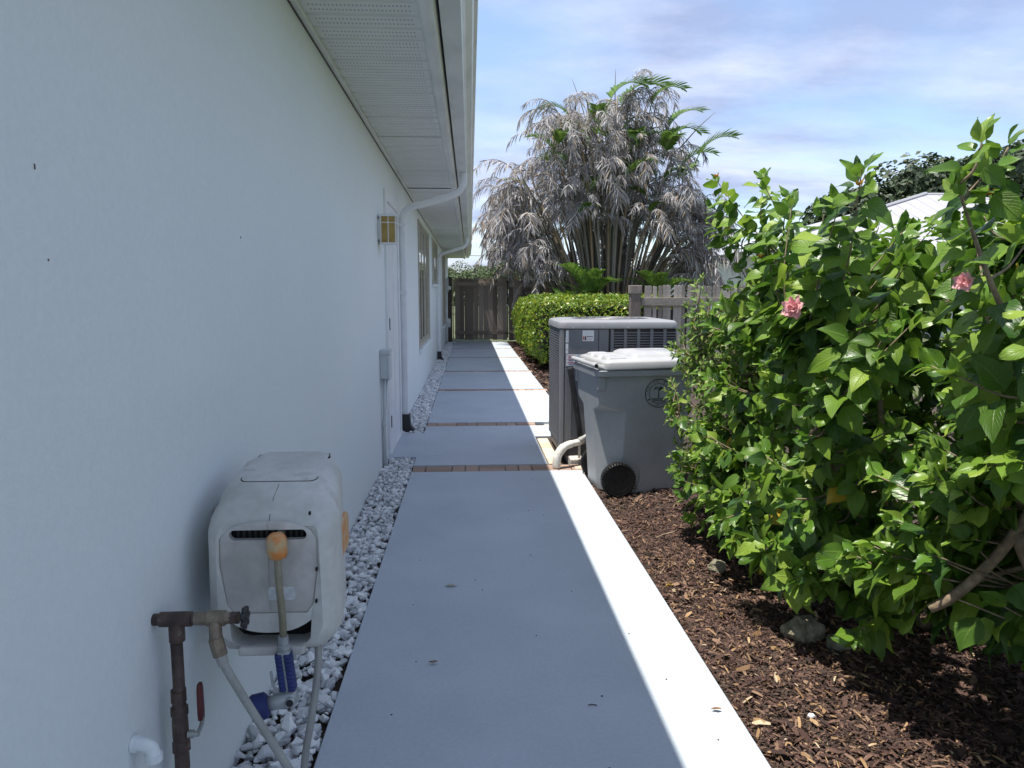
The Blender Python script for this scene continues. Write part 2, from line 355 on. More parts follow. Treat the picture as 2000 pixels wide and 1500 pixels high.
# ------------------------------------------------------------------ the house
HX = -0.70; ZS = 2.51; YE = 24.0; YB = -4.0
house = thing('house', (-4, 10, 0), 'long single storey house with pale stucco wall and white eaves beside the walkway', 'house')
WINS = [(10.25, 12.70, 0.62, 2.36), (13.95, 16.2, 1.56, 2.40), (19.0, 20.75, 0.56, 2.42)]
DOOR = (6.30, 7.22, 0.02, 2.12)
ops = WINS + [DOOR]
ys = sorted({YB, YE, *[a for q in ops for a in q[:2]]}); zs = sorted({-0.15, ZS + 0.12, *[a for q in ops for a in q[2:]]})
wb = MB(); dep = 0.10
for j in range(len(ys) - 1):
    for k in range(len(zs) - 1):
        yc, zc_ = (ys[j] + ys[j + 1]) / 2, (zs[k] + zs[k + 1]) / 2
        if any(a < yc < b_ and c < zc_ < d for a, b_, c, d in ops): continue
        wb.add([(HX, ys[j], zs[k]), (HX, ys[j + 1], zs[k]), (HX, ys[j + 1], zs[k + 1]), (HX, ys[j], zs[k + 1])], [(0, 1, 2, 3)])
for a, b_, c, d in ops:
    x2 = HX - dep
    wb.add([(HX, a, c), (x2, a, c), (x2, a, d), (HX, a, d)], [(0, 1, 2, 3)]); wb.add([(HX, b_, c), (x2, b_, c), (x2, b_, d), (HX, b_, d)], [(0, 1, 2, 3)])
    wb.add([(HX, a, d), (x2, a, d), (x2, b_, d), (HX, b_, d)], [(0, 1, 2, 3)]); wb.add([(HX, a, c), (x2, a, c), (x2, b_, c), (HX, b_, c)], [(0, 1, 2, 3)])
wb.add([(HX, YE, -0.15), (-8, YE, -0.15), (-8, YE, ZS + .12), (HX, YE, ZS + .12)], [(0, 1, 2, 3)])
wb.add([(HX, YB, -0.15), (-8, YB, -0.15), (-8, YB, ZS + .12), (HX, YB, ZS + .12)], [(0, 1, 2, 3)])
wb.add([(-8, YB, -0.15), (-8, YE, -0.15), (-8, YE, ZS + .12), (-8, YB, ZS + .12)], [(0, 1, 2, 3)])
for ye in (YE, YB): wb.add([(HX, ye, ZS + .12), (-8, ye, ZS + .12), (-4.35, ye, 3.85)], [(0, 1, 2)])
me = bpy.data.meshes.new('wall'); me.from_pydata(wb.v, [], wb.f); wall = link('wall', me, m_stucco, house)
# small chips and scuffs standing proud of the stucco
sc_ = MB()
for (y, z, hgt) in ((1.27, 1.55, 0.009), (1.29, 1.405, 0.004), (2.35, 1.52, 0.006)):
    sc_.box(HX - 0.002, HX + 0.002, y, y + 0.0016, z, z + hgt)
m_scuff = mat('brown_scuff', (0.12, 0.10, 0.085), (0.2, 0.17, 0.15), rough=0.9)
stuff(sc_.obj('scuff', m_scuff, house))
# roof with shingle courses
m_roof = mat('roof_shingle', (0.16, 0.155, 0.15), (0.26, 0.25, 0.24), rough=0.9, scale=4, bump=0.4, bscale=50, fine=0.2, fscale=40)
rb = MB()
for s in range(16):
    t0, t1 = s / 16, (s + 1.08) / 16; A = (-0.06, 2.665); B = (-4.35, 4.05)
    p = lambda t, dz: (A[0] + (B[0] - A[0]) * t, A[1] + (B[1] - A[1]) * t + dz)
    a, b_, c, d = p(t0, 0.012), p(t1, 0.0), p(t1, -0.03), p(t0, -0.03 + 0.0)
    rb.prism([a, b_, c, d], 'y', YB - 0.3, YE + 0.32)
rb.prism([(-4.35, 4.05), (-8.64, 2.665), (-8.64, 2.635), (-4.35, 4.02)], 'y', YB - 0.3, YE + 0.32)
rb.obj('roof', m_roof, house)
# soffit: one vented panel per foot, pressed into two grooves
m_soffit = mat('soffit_metal', (0.64, 0.66, 0.64), (0.74, 0.755, 0.735), rough=0.5, scale=2.5, lo=0.3, hi=0.7)
t = m_soffit.node_tree; N = t.nodes; L = t.links.new; B_ = N['Principled BSDF']
co = N.new('ShaderNodeTexCoord'); s = N.new('ShaderNodeSeparateXYZ'); L(co.outputs['Object'], s.inputs[0])
def mth(op, a, v=None, b2=None):
    n = N.new('ShaderNodeMath'); n.operation = op; L(a, n.inputs[0])
    if v is not None: n.inputs[1].default_value = v
    if b2 is not None: L(b2, n.inputs[1])
    return n.outputs[0]
fx = mth('LESS_THAN', mth('FRACT', mth('MULTIPLY', s.outputs[0], 62.0)), 0.36)
yy = mth('FRACT', mth('MULTIPLY', s.outputs[1], 1 / 0.0508)); fy = mth('MULTIPLY', mth('GREATER_THAN', yy, 0.28), None, mth('LESS_THAN', yy, 0.58))
ed = mth('MULTIPLY', mth('GREATER_THAN', s.outputs[0], -0.655), None, mth('LESS_THAN', s.outputs[0], -0.235))
hole = mth('MULTIPLY', mth('MULTIPLY', fx, None, fy), None, ed)
src = B_.inputs['Base Color'].links[0].from_socket
mix = N.new('ShaderNodeMix'); mix.data_type = 'RGBA'; L(hole, mix.inputs[0]); L(src, mix.inputs[6]); mix.inputs[7].default_value = (0.25, 0.26, 0.25, 1); L(mix.outputs[2], B_.inputs['Base Color'])
def soffit_profile():
    P = 0.305; pr = [(0.0, 0.0), (0.004, -0.0)]
    for k in range(2):
        y0 = k * P / 2; pr += [(y0 + 0.010, 0.0), (y0 + 0.020, 0.010), (y0 + 0.028, 0.010), (y0 + 0.038, 0.0), (y0 + 0.145, 0.0)]
    pr += [(P - 0.001, 0.0)]; return pr
pr = soffit_profile(); v = []; f = []
for (y, z) in pr: v += [(-0.698, y, z), (-0.205, y, z)]
for i in range(len(pr) - 1): f.append((2 * i, 2 * i + 1, 2 * i + 3, 2 * i + 2))
me_s = bpy.data.meshes.new('soffit_panel'); me_s.from_pydata(v, [], f); me_s.materials.append(m_soffit)
k = 0; y = -1.0
while y < YE + 0.2:
    o = bpy.data.objects.new('soffit_panel', me_s); COL.objects.link(o); o.location = (0, y, ZS + random.uniform(-0.0015, 0.0015)); o.rotation_euler = (random.uniform(-.004, .004), 0, 0)
    if abs(y - 8.15) < 0.16: o.rotation_euler = (0.035, 0.0, 0)           # the sagging panel with a dark gap
    put(o, house); y += 0.305; k += 1
MB().box(-0.70, -0.2, YB, -1.0, ZS, ZS + 0.01).obj('soffit_end', m_soffit, house)
b = MB(); b.box(-0.699, -0.672, YB, YE, ZS - 0.022, ZS - 0.002); b.obj('wall_channel', m_trimw, house, bevel=0.003)
b = MB(); b.box(-0.6995, -0.695, YB, YE, ZS - 0.031, ZS - 0.023); b.obj('dark_strip', m_darkmetal, house)  # thin dark strip on the wall below the channel
# fascia board and its rounded lower wrap
b = MB(); b.prism([(-0.205, ZS - 0.002), (-0.195, ZS - 0.022), (-0.17, ZS - 0.03), (-0.14, ZS - 0.024), (-0.132, ZS), (-0.132, ZS + 0.15), (-0.205, ZS + 0.15)], 'y', YB - 0.1, YE + 0.3)
fo = b.obj('fascia', m_trimw, house); smooth_by_angle(fo, 50)
MB().box(-0.8, -0.205, YE + 0.02, YE + 0.30, ZS - 0.004, ZS + 0.05).obj('gable_return', m_trimw, house, bevel=0.004)
# K-style gutter, hollow, with end cap
gp = [(-0.118, 2.665), (-0.118, ZS + 0.005), (-0.030, ZS + 0.002), (-0.026, ZS + 0.025), (-0.012, ZS + 0.048), (0.018, ZS + 0.075), (0.026, ZS + 0.098), (0.026, ZS + 0.118), (0.043, ZS + 0.122), (0.045, ZS + 0.135), (0.030, ZS + 0.137)]
inn = [(x - 0.003 if x > -0.1 else x + 0.003, z + 0.003) for x, z in gp[1:-1]]
poly = gp + [(0.028, ZS + 0.130)] + inn[::-1][2:] + [(-0.115, 2.665)]
go = MB().prism(poly, 'y', YB - 0.2, YE + 0.28).obj('gutter', m_trimw, house)
MB().prism(gp, 'y', YE + 0.281, YE + 0.287).obj('gutter_cap', m_trimw, house)
gb = MB()
# downspouts: outlet, swept elbows with crimp ribs, straight pipe, black ground boot
def downspout(y, x=-0.648, zb=0.16):
    pts = bez((-0.055, y, ZS + 0.02), (-0.055, y, ZS - 0.09), (-0.10, y, ZS - 0.175), (-0.20, y, ZS - 0.222), n=6) + bez((-0.30, y, ZS - 0.25), (-0.45, y, ZS - 0.295), (-0.585, y, ZS - 0.335), (x, y, ZS - 0.43), (x, y, ZS - 0.58), n=6) + [Vector((x, y, 1.0)), Vector((x, y, zb))]
    w, d = 0.030, 0.040; ringsv = []
    for i, p in enumerate(pts):
        tt = (pts[min(i + 1, len(pts) - 1)] - pts[max(i - 1, 0)]).normalized(); sidev = Vector((0, 1, 0)); nn = sidev.cross(tt).normalized()
        crimp = 1.0 + (0.03 if (i % 2 and i < len(pts) - 2) else 0.0)
        ringsv.append([p + nn * a * crimp + sidev * c * crimp for a, c in rect_round(w, d, 0.009, 2)])
    o = MB().loft(ringsv).obj('downspout', m_white, house); smooth_by_angle(o, 40)
    MB().box(x - w - 0.008, x + w + 0.004, y - d - 0.012, y - d - 0.004, 1.35, 1.385).box(x - w - 0.008, x + w + 0.004, y - d - 0.012, y - d - 0.004, 2.0, 2.03).obj('strap', m_white, o)
    bt = MB(); bt.prism([(-0.688, -0.04), (-0.688, 0.17), (x + w + 0.012, 0.17), (x + w + 0.02, 0.06), (x + w + 0.07, -0.02), (x + w + 0.07, -0.04)], 'y', y - 0.055, y + 0.055)
    bt.obj('ground_boot', m_black, o, bevel=0.006)
downspout(7.36); downspout(15.55)
# entrance door: casing, slab, three hinges
df = MB(); a, b_, c, d = DOOR
for (p, q, r1, r2) in ((a - 0.085, a, -0.02, d + 0.085), (b_, b_ + 0.085, -0.02, d + 0.085)): df.box(HX - 0.03, HX + 0.022, p, q, r1, r2)
df.box(HX - 0.03, HX + 0.022, a, b_, d, d + 0.085); df.obj('door_frame', m_white, house, bevel=0.004)
dr = MB(); dr.box(HX - 0.075, HX + 0.008, a + 0.004, b_ - 0.004, c, d - 0.004); door = dr.obj('door', m_white, house, bevel=0.003)
for z0 in (0.22, 1.05, 1.86):
    h = MB(); h.lathe([(0.0, 0), (0.009, 0), (0.009, 0.1), (0.0, 0.1)], (HX + 0.020, a + 0.012, z0), n=10); h.box(HX + 0.0085, HX + 0.013, a + 0.006, a + 0.055, z0, z0 + 0.1); h.obj('hinge', m_darkmetal, door)
dp = MB()
for z0, z1 in ((0.25, 0.85), (1.05, 1.95)):
    for y0, y1 in ((a + 0.12, a + 0.42), (a + 0.50, a + 0.80)): dp.box(HX + 0.006, HX + 0.013, y0, y1, z0, z1)
dp.obj('door_panel', m_white, door, bevel=0.004)
MB().box(HX - 0.08, HX + 0.03, a - 0.06, b_ + 0.06, -0.02, 0.018).obj('threshold', m_trimw, house, bevel=0.003)
# windows
m_glass = mat('window_glass', (0.20, 0.20, 0.17), rough=0.03, spec=1.0, coat=0.4)
m_blind = mat('tan_curtain', (0.42, 0.36, 0.24), (0.55, 0.48, 0.34), rough=0.8, scale=6, stretch=(1, 4, 0.3))
m_bronze = mat('tan_window_frame', (0.36, 0.33, 0.26), (0.46, 0.43, 0.36), rough=0.45, scale=5)
for i, (a, b_, c, d) in enumerate(WINS):
    w = MB(); x0, x1 = HX - 0.085, HX + 0.012; fw = 0.05
    w.box(x0, x1, a, a + fw, c, d).box(x0, x1, b_ - fw, b_, c, d).box(x0, x1, a + fw, b_ - fw, c, c + fw).box(x0, x1, a + fw, b_ - fw, d - fw, d)
    win = w.obj('window', m_bronze, house, bevel=0.004)
    n = 2 if i == 1 else 3
    for q in range(n):
        ya = a + fw + (b_ - a - 2 * fw) * q / n; yb = a + fw + (b_ - a - 2 * fw) * (q + 1) / n
        s_ = MB(); xf = HX - 0.012 - 0.006 * (q % 2); t_ = 0.028
        s_.box(xf - 0.012, xf + 0.012, ya, ya + t_, c + fw, d - fw).box(xf - 0.012, xf + 0.012, yb - t_, yb, c + fw, d - fw).box(xf - 0.012, xf + 0.012, ya + t_, yb - t_, c + fw, c + fw + t_).box(xf - 0.012, xf + 0.012, ya + t_, yb - t_, d - fw - t_, d - fw)
        s_.obj('sash', m_bronze, win, bevel=0.003)
        MB().box(xf - 0.003, xf + 0.003, ya + t_, yb - t_, c + fw + t_, d - fw - t_).obj('pane', m_glass, win)
    cu = MB(); pts = [(HX - 0.16 + 0.018 * math.sin(y_ * 40), y_) for y_ in np.arange(a - 0.02, b_ + 0.02, 0.02)]
    vv = [(x_, y_, z_) for x_, y_ in pts for z_ in (c - 0.05, d + 0.05)]; cu.add(vv, [(2 * j, 2 * j + 2, 2 * j + 3, 2 * j + 1) for j in range(len(pts) - 1)]); cu.obj('curtain', m_blind, win, smooth=True)
    sl = MB(); sl.prism([(HX - 0.08, c), (HX + 0.045, c - 0.012), (HX + 0.045, c - 0.06), (HX + 0.002, c - 0.075), (HX + 0.002, c - 0.002), (HX - 0.08, c - 0.002)], 'y', a - 0.05, b_ + 0.05); sl.obj('sill', m_stucco, win, bevel=0.004)
    if i == 0 or i == 2:
        cs = MB(); cs.box(HX, HX + 0.02, a - 0.02, a - 0.0, c, d).box(HX, HX + 0.02, b_, b_ + 0.02, c, d); cs.obj('casing', m_bronze, win, bevel=0.003)
# ------------------------------------------------------------------ things on the wall
m_amber = mat('amber_glass', (0.42, 0.27, 0.07), (0.55, 0.38, 0.13), rough=0.35, scale=14, transl=0.25)
sc1 = thing('wall_light', (-0.70, 5.88, 1.74), 'square white wall lantern with amber glass panes beside the door', 'wall light')
x0, x1, y0, y1, z0, z1 = -0.68, -0.56, 5.80, 5.94, 1.745, 1.94
MB().box(-0.699, -0.682, y0 + 0.01, y1 - 0.01, z0 + 0.02, z1 - 0.02).obj('back_plate', m_white, sc1, bevel=0.003)
MB().box(-0.683, x1 + 0.006, y0 - 0.006, y1 + 0.006, z1, z1 + 0.012).box(-0.683, x1 - 0.01, y0 + 0.015, y1 - 0.015, z1 + 0.012, z1 + 0.022).obj('cap', m_white, sc1, bevel=0.003)
MB().box(-0.683, x1 + 0.006, y0 - 0.006, y1 + 0.006, z0 - 0.012, z0).obj('base', m_white, sc1, bevel=0.003)
fr = MB(); w_ = 0.008
for x in (x0, x1 - w_):
    for y in (y0, y1 - w_): fr.box(x, x + w_, y, y + w_, z0, z1)
zb = z1 - 0.048
fr.box((x0 + x1) / 2 - 0.003, (x0 + x1) / 2 + 0.003, y0 - 0.001, y0 + 0.006, z0, z1).box(x0 + w_, x1 - w_, y0 - 0.0005, y0 + 0.006, zb, zb + 0.006)
fr.box(x1 - 0.006, x1 + 0.001, (y0 + y1) / 2 - 0.003, (y0 + y1) / 2 + 0.003, z0, z1).box(x1 - 0.006, x1 + 0.0005, y0 + w_, y1 - w_, zb, zb + 0.006)
fr.obj('frame', m_white, sc1)
for (a, b_, c, d) in ((x0 + 0.004, x1 - 0.003, y0 + 0.003, y0 + 0.005), (x0 + 0.004, x1 - 0.003, y1 - 0.005, y1 - 0.003), (x1 - 0.0055, x1 - 0.0035, y0 + 0.006, y1 - 0.006)):
    MB().box(a, b_, c, d, z0 + 0.001, z1 - 0.001).obj('pane', m_amber, sc1)

eb = thing('electrical_box', (-0.70, 5.80, 0.0), 'pale grey electrical disconnect box on the wall with conduit running down', 'electrical box')
m_elec = mat('grey_enamel', (0.50, 0.54, 0.55), (0.58, 0.615, 0.625), rough=0.45, scale=4)
MB().box(-0.699, -0.635, 5.76, 5.90, 0.70, 0.90).obj('box', m_elec, eb, bevel=0.004)
MB().box(-0.640, -0.624, 5.752, 5.908, 0.69, 0.885).obj('cover', m_elec, eb, bevel=0.005)
MB().box(-0.699, -0.620, 5.748, 5.912, 0.888, 0.925).obj('hood', m_elec, eb, bevel=0.006)
MB().tube([(-0.675, 5.80, 0.70), (-0.676, 5.80, 0.45), (-0.682, 5.81, 0.30), (-0.683, 5.812, -0.04)], 0.0125, 10).obj('conduit', m_elec, eb, smooth=True)
MB().tube([(-0.655, 5.86, 0.70), (-0.66, 5.855, 0.52), (-0.677, 5.845, 0.36), (-0.681, 5.842, -0.04)], 0.0105, 10).obj('conduit', m_white, eb, smooth=True)
MB().box(-0.6985, -0.664, 5.79, 5.86, 0.33, 0.345).obj('conduit_clip', m_elec, eb, bevel=0.002)

pv = thing('pipe_elbow', (-0.70, 1.46, 0.42), 'white plastic drain elbow sticking out of the wall near the copper pipe', 'pipe')
MB().tube(bez((-0.702, 1.47, 0.432), (-0.680, 1.468, 0.431), (-0.664, 1.467, 0.424), (-0.658, 1.466, 0.410), (-0.657, 1.466, 0.398), n=6), 0.0145, 14).obj('elbow', m_stucco, pv, smooth=True)
MB().lathe([(0.012, -0.014), (0.0172, -0.014), (0.0172, 0.0), (0.012, 0.0)], (-0.657, 1.466, 0.410), n=16).obj('socket', m_stucco, pv, smooth=False)
MB().lathe([(0.0, 0), (0.018, 0), (0.018, 0.012), (0.0, 0.012)], (-0.699, 1.4695, 0.4315), axis='x', n=16).obj('collar', m_stucco, pv)

# copper riser with tee, ball valve and hose bib
m_copper = mat('aged_copper', (0.055, 0.038, 0.034), (0.11, 0.075, 0.06), rough=0.55, metal=0.35, scale=22, lo=0.35, hi=0.6, c3=(0.22, 0.27, 0.24), p3=0.72, bump=0.2, bscale=120, bdist=0.003)
m_brass = mat('tarnished_brass', (0.16, 0.125, 0.095), (0.27, 0.22, 0.165), rough=0.5, metal=0.4, scale=35, c3=(0.4, 0.4, 0.36), p3=0.75, bump=0.2, bscale=140, bdist=0.002)
m_redgrip = mat('red_valve_grip', (0.075, 0.010, 0.012), (0.12, 0.018, 0.018), rough=0.5, scale=30)
m_blkiron = mat('black_iron', (0.015, 0.015, 0.016), (0.03, 0.03, 0.03), rough=0.5, scale=40)
m_steel = mat('dull_steel', (0.35, 0.35, 0.33), (0.5, 0.5, 0.48), rough=0.4, metal=0.8, scale=40)
ft = thing('garden_tap', (-0.655, 1.60, 0), 'brown copper garden tap with a red ball valve lever, coming out of the wall', 'tap')
yt = 1.60; zt = 0.640; xp = -0.651
def coll(pts_r, c, axis, n=16): return MB().lathe(pts_r, c, axis, n)
MB().lathe([(0.013, 0), (0.013, 0.19)], (-0.705, yt, zt), 'x', 16).obj('wall_pipe', m_copper, ft, smooth=True)
t_ = MB(); t_.lathe([(0.012, -0.034), (0.0165, -0.034), (0.0165, 0.034), (0.012, 0.034)], (xp, yt, zt), 'x', 16); t_.lathe([(0.012, -0.05), (0.0168, -0.05), (0.0168, 0.0)], (xp, yt, zt), 'z', 16)
o = t_.obj('tee', m_copper, ft); smooth_by_angle(o)
MB().lathe([(0.0128, -0.75), (0.0128, -0.04)], (xp - 0.002, yt, zt), 'z', 16).obj('riser', m_copper, ft, smooth=True)
v_ = MB(); v_.lathe([(0.013, 0.10), (0.0175, 0.10), (0.0175, 0.075), (0.0155, 0.073), (0.0155, 0.062), (0.020, 0.058), (0.020, 0.045), (0.0175, 0.040), (0.0185, 0.02), (0.0185, -0.01), (0.0165, -0.02), (0.0205, -0.025), (0.0205, -0.042), (0.016, -0.046), (0.017, -0.052), (0.017, -0.085), (0.013, -0.085)], (xp - 0.004, yt, 0.375), 'z', 8)
o = v_.obj('ball_valve', m_brass, ft); o.data.materials.clear(); o.data.materials.append(m_copper); smooth_by_angle(o, 30)
hv = MB(); hv.lathe([(0, 0), (0.009, 0), (0.009, 0.012), (0.006, 0.014), (0.006, 0.024), (0, 0.026)], (xp + 0.014, yt - 0.004, 0.372), 'x', 12)
hv.tube(bez((xp + 0.034, yt - 0.004, 0.372), (xp + 0.044, yt - 0.006, 0.392), (xp + 0.05, yt - 0.008, 0.415), n=4), [0.004, 0.0045, 0.0045] + [0.0045] * 6, 6)
lev = hv.obj('lever', m_steel, ft); smooth_by_angle(lev)
gr = MB(); gr.loft([[(xp + 0.046 + a, yt - 0.008 + b_, z) for a, b_ in rect_round(0.0045 * s_, 0.009 * s_, 0.003, 2)] for z, s_ in ((0.41, 1.1), (0.425, 1.2), (0.48, 1.15), (0.493, 0.9))]); gr.obj('grip', m_redgrip, lev, smooth=True)
bb = MB(); bb.lathe([(0.011, -0.04), (0.015, -0.038), (0.0155, -0.012), (0.0185, -0.01), (0.0185, 0.026), (0.015, 0.028), (0.0135, 0.04), (0.009, 0.042), (0.009, 0.06), (0.0, 0.06)], (-0.572, yt, zt), 'x', 8)
bb.tube([(-0.566, yt - 0.003, zt), (-0.563, yt - 0.012, zt - 0.022), (-0.560, yt - 0.020, zt - 0.045)], [0.013, 0.014, 0.0145], 12)
bib = bb.obj('hose_bib', m_brass, ft); smooth_by_angle(bib, 40)
hw = MB()
for i in range(7):
    q = 2 * math.pi * i / 7; hw.lathe([(0, -0.005), (0.0075, -0.004), (0.0085, 0), (0.0075, 0.004), (0, 0.005)], (-0.502, yt + 0.018 * math.cos(q), zt + 0.018 * math.sin(q)), 'x', 8)
hw.lathe([(0.012, -0.0035), (0.018, -0.003), (0.018, 0.003), (0.012, 0.0035)], (-0.502, yt, zt), 'x', 18); hw.lathe([(0, -0.012), (0.006, -0.012), (0.0065, 0.006), (0, 0.007)], (-0.502, yt, zt), 'x', 10)
for i in range(3):
    q = 2 * math.pi * i / 3 + .4; hw.tube([(-0.502, yt, zt), (-0.502, yt + 0.015 * math.cos(q), zt + 0.015 * math.sin(q))], 0.0028, 6)
hw.obj('handwheel', m_blkiron, bib, smooth=True)

# supply hose from tap round to the reel
m_hose = mat('grey_hose', (0.26, 0.265, 0.25), (0.34, 0.345, 0.325), rough=0.5, scale=12, fine=0.06, c3=(0.24, 0.225, 0.16), p3=0.75)
m_hose2 = mat('stained_hose', (0.15, 0.135, 0.085), (0.30, 0.28, 0.21), rough=0.55, scale=9, fine=0.1)
sh = thing('supply_hose', (-0.45, 1.62, 0.0), 'grey supply hose looping from the tap down to the gravel and under the reel', 'hose')
MB().tube(bez((-0.559, 1.577, 0.588), (-0.545, 1.573, 0.55), (-0.505, 1.585, 0.455), (-0.445, 1.60, 0.325), (-0.405, 1.61, 0.235), (-0.385, 1.63, 0.15), (-0.385, 1.67, 0.06), (-0.41, 1.72, 0.02), (-0.43, 1.76, 0.05), (-0.425, 1.775, 0.18), (-0.405, 1.79, 0.30), (-0.393, 1.82, 0.42), (-0.40, 1.86, 0.54), n=10), 0.0092, 12).obj('hose', m_hose, sh, smooth=True)
MB().tube([(-0.5605, 1.579, 0.603), (-0.550, 1.574, 0.566)], [0.0155, 0.0155], 10).obj('coupling', m_brass, sh)
MB().tube([(-0.550, 1.5745, 0.567), (-0.544, 1.573, 0.545)], [0.0125, 0.0115], 10).obj('ferrule', m_hose, sh)

# hose reel cabinet
m_reel = mat('weathered_beige_plastic', (0.46, 0.46, 0.435), (0.60, 0.60, 0.575), rough=0.6, scale=4.5, lo=0.35, hi=0.62, bump=0.05, bscale=200, bdist=0.002, fine=0.05, fscale=45, c3=(0.43, 0.405, 0.38), p3=0.70)
m_reel2 = mat('grimy_beige_plastic', (0.42, 0.405, 0.385), (0.545, 0.535, 0.51), rough=0.65, scale=6, lo=0.35, hi=0.62, fine=0.08, fscale=40, bump=0.05, bscale=180, bdist=0.002)
m_orange = mat('orange_plastic', (0.62, 0.22, 0.05), (0.55, 0.38, 0.2), rough=0.55, scale=26, lo=0.42, hi=0.58, c3=(0.5, 0.42, 0.3), p3=0.7)
reel = thing('hose_reel', (-0.49, 2.0, 0.47), 'weathered beige hose reel box hanging on the wall with a flat front slot', 'hose reel')
yf = 1.755
ST_ = [(0.0, .128, .505, .812, .045, 0), (0.012, .146, .486, .826, .05, 0), (0.03, .156, .476, .838, .058, 0), (0.07, .163, .472, .850, .062, 0), (0.11, .161, .470, .862, .06, 0),
       (0.135, .159, .470, .872, .05, -.002), (0.20, .156, .472, .886, .05, -.006), (0.30, .148, .478, .900, .055, -.012), (0.38, .132, .488, .900, .06, -.018), (0.43, .108, .505, .882, .065, -.022), (0.455, .074, .54, .82, .06, -.024)]
rings_ = []
for (dy_, hx, zb_, zt_, r_c, dxc) in ST_:
    cz = (zb_ + zt_) / 2; hz = (zt_ - zb_) / 2
    ring = []
    for (px, pz) in rect_round(hx, hz, r_c, 5):
        tz = (pz + hz) / (2 * hz)                                        # narrower at the shoulder and at the foot
        k = 1 - 0.085 * max(0, (tz - 0.55) / 0.45) ** 1.4 - 0.06 * max(0, (0.25 - tz) / 0.25) ** 1.2
        ring.append((-0.49 + dxc + px * k, yf + dy_ + 0.03 * max(0, tz - 0.88) / 0.12 * (1 if dy_ < 0.05 else 0), cz + pz))
    rings_.append(ring)
rb_ = MB().loft(rings_).obj('cabinet', m_reel, reel)
def tmp(mb): return mb.obj('cutter', None)
cuts = []
arch = [(-0.49 - 0.104, 0.60), (-0.49 - 0.088, 0.578), (-0.49 + 0.088, 0.578), (-0.49 + 0.104, 0.60), (-0.49 + 0.118, 0.70), (-0.49 + 0.116, 0.765)] + [(-0.49 + 0.108 * math.cos(R(15 + 150 * i / 10)) * 1.0, 0.772 + 0.038 * math.sin(R(15 + 150 * i / 10))) for i in range(11)] + [(-0.49 - 0.116, 0.765), (-0.49 - 0.118, 0.70)]
cuts.append(tmp(MB().prism(arch, 'y', yf - 0.1, yf + 0.011)))
cuts.append(tmp(MB().prism([(-0.49 + a, 0.775 + c) for a, c in rect_round(0.092, 0.0125, 0.0124, 5)], 'y', yf - 0.1, yf + 0.10)))
hp = []
for i in range(13):
    u = -1 + 2 * i / 12; hp.append((-0.49 + u * 0.098, 0.545 - 0.014 * (1 - u * u) + 0.016 * (abs(u) ** 3)))
cuts.append(tmp(MB().prism([(-0.585, 0.515), (-0.575, 0.503), (-0.555, 0.498), (-0.425, 0.498), (-0.405, 0.503), (-0.395, 0.515)] + hp[::-1], 'y', yf - 0.1, yf + 0.09)))
cuts.append(tmp(MB().box(-0.602, -0.378, yf + 0.024, yf + 0.10, 0.735, 0.796)))
cuts.append(tmp(MB().box(-0.4915, -0.4895, yf - 0.02, yf + 0.0035, 0.55, 0.765)))
cuts.append(tmp(MB().box(-0.4915, -0.4895, yf - 0.02, yf + 0.045, 0.788, 0.818)))
cuts.append(tmp(MB().prism([(-0.4915, yf + 0.03), (-0.4895, yf + 0.03), (-0.4895, yf + 0.13), (-0.4915, yf + 0.13)], 'z', 0.842, 0.90)))
cut(rb_, cuts); smooth_by_angle(rb_, 32)
b2 = rb_.modifiers.new('bevel', 'BEVEL'); b2.width = 0.0025; b2.segments = 2; b2.angle_limit = R(50)
MB().box(-0.60, -0.38, yf + 0.034, yf + 0.09, 0.737, 0.794).obj('drum_shade_block', m_dark, reel)  # solid dark block in the cavity, its colour replaces the shade inside
MB().box(-0.590, -0.390, yf + 0.060, yf + 0.09, 0.492, 0.558).obj('grip_shade_block', m_dark, reel)  # dark block behind the grip slot, shade put in as colour
sd = MB()
for i in range(12): sd.box(-0.572 + i * 0.014, -0.564 + i * 0.014, yf + 0.029, yf + 0.036, 0.745, 0.79)
stuff(sd.obj('hose_coils', m_black, reel, bevel=0.003))
# raised face panel around slot, grimy
pn = MB(); outer = rect_round(0.128, 0.100, 0.035, 5, -0.49, 0.665)
sc9 = lambda q: [(-0.49 + (x + 0.49) * q, 0.69 + (z - 0.69) * q) for x, z in arch]
pn.loft([[(x, yf + 0.0125, z) for x, z in sc9(0.985)], [(x, yf + 0.0085, z) for x, z in sc9(0.985)], [(x, yf + 0.0055, z) for x, z in sc9(0.93)]])
po = pn.obj('front_panel', m_reel2, reel); smooth_by_angle(po, 30)
cut(po, [tmp(MB().box(-0.4915, -0.4895, yf - 0.02, yf + 0.0075, 0.5, 0.83)), tmp(MB().prism([(-0.49 + a, 0.775 + c) for a, c in rect_round(0.092, 0.0125, 0.0124, 5)], 'y', yf - 0.1, yf + 0.10))])
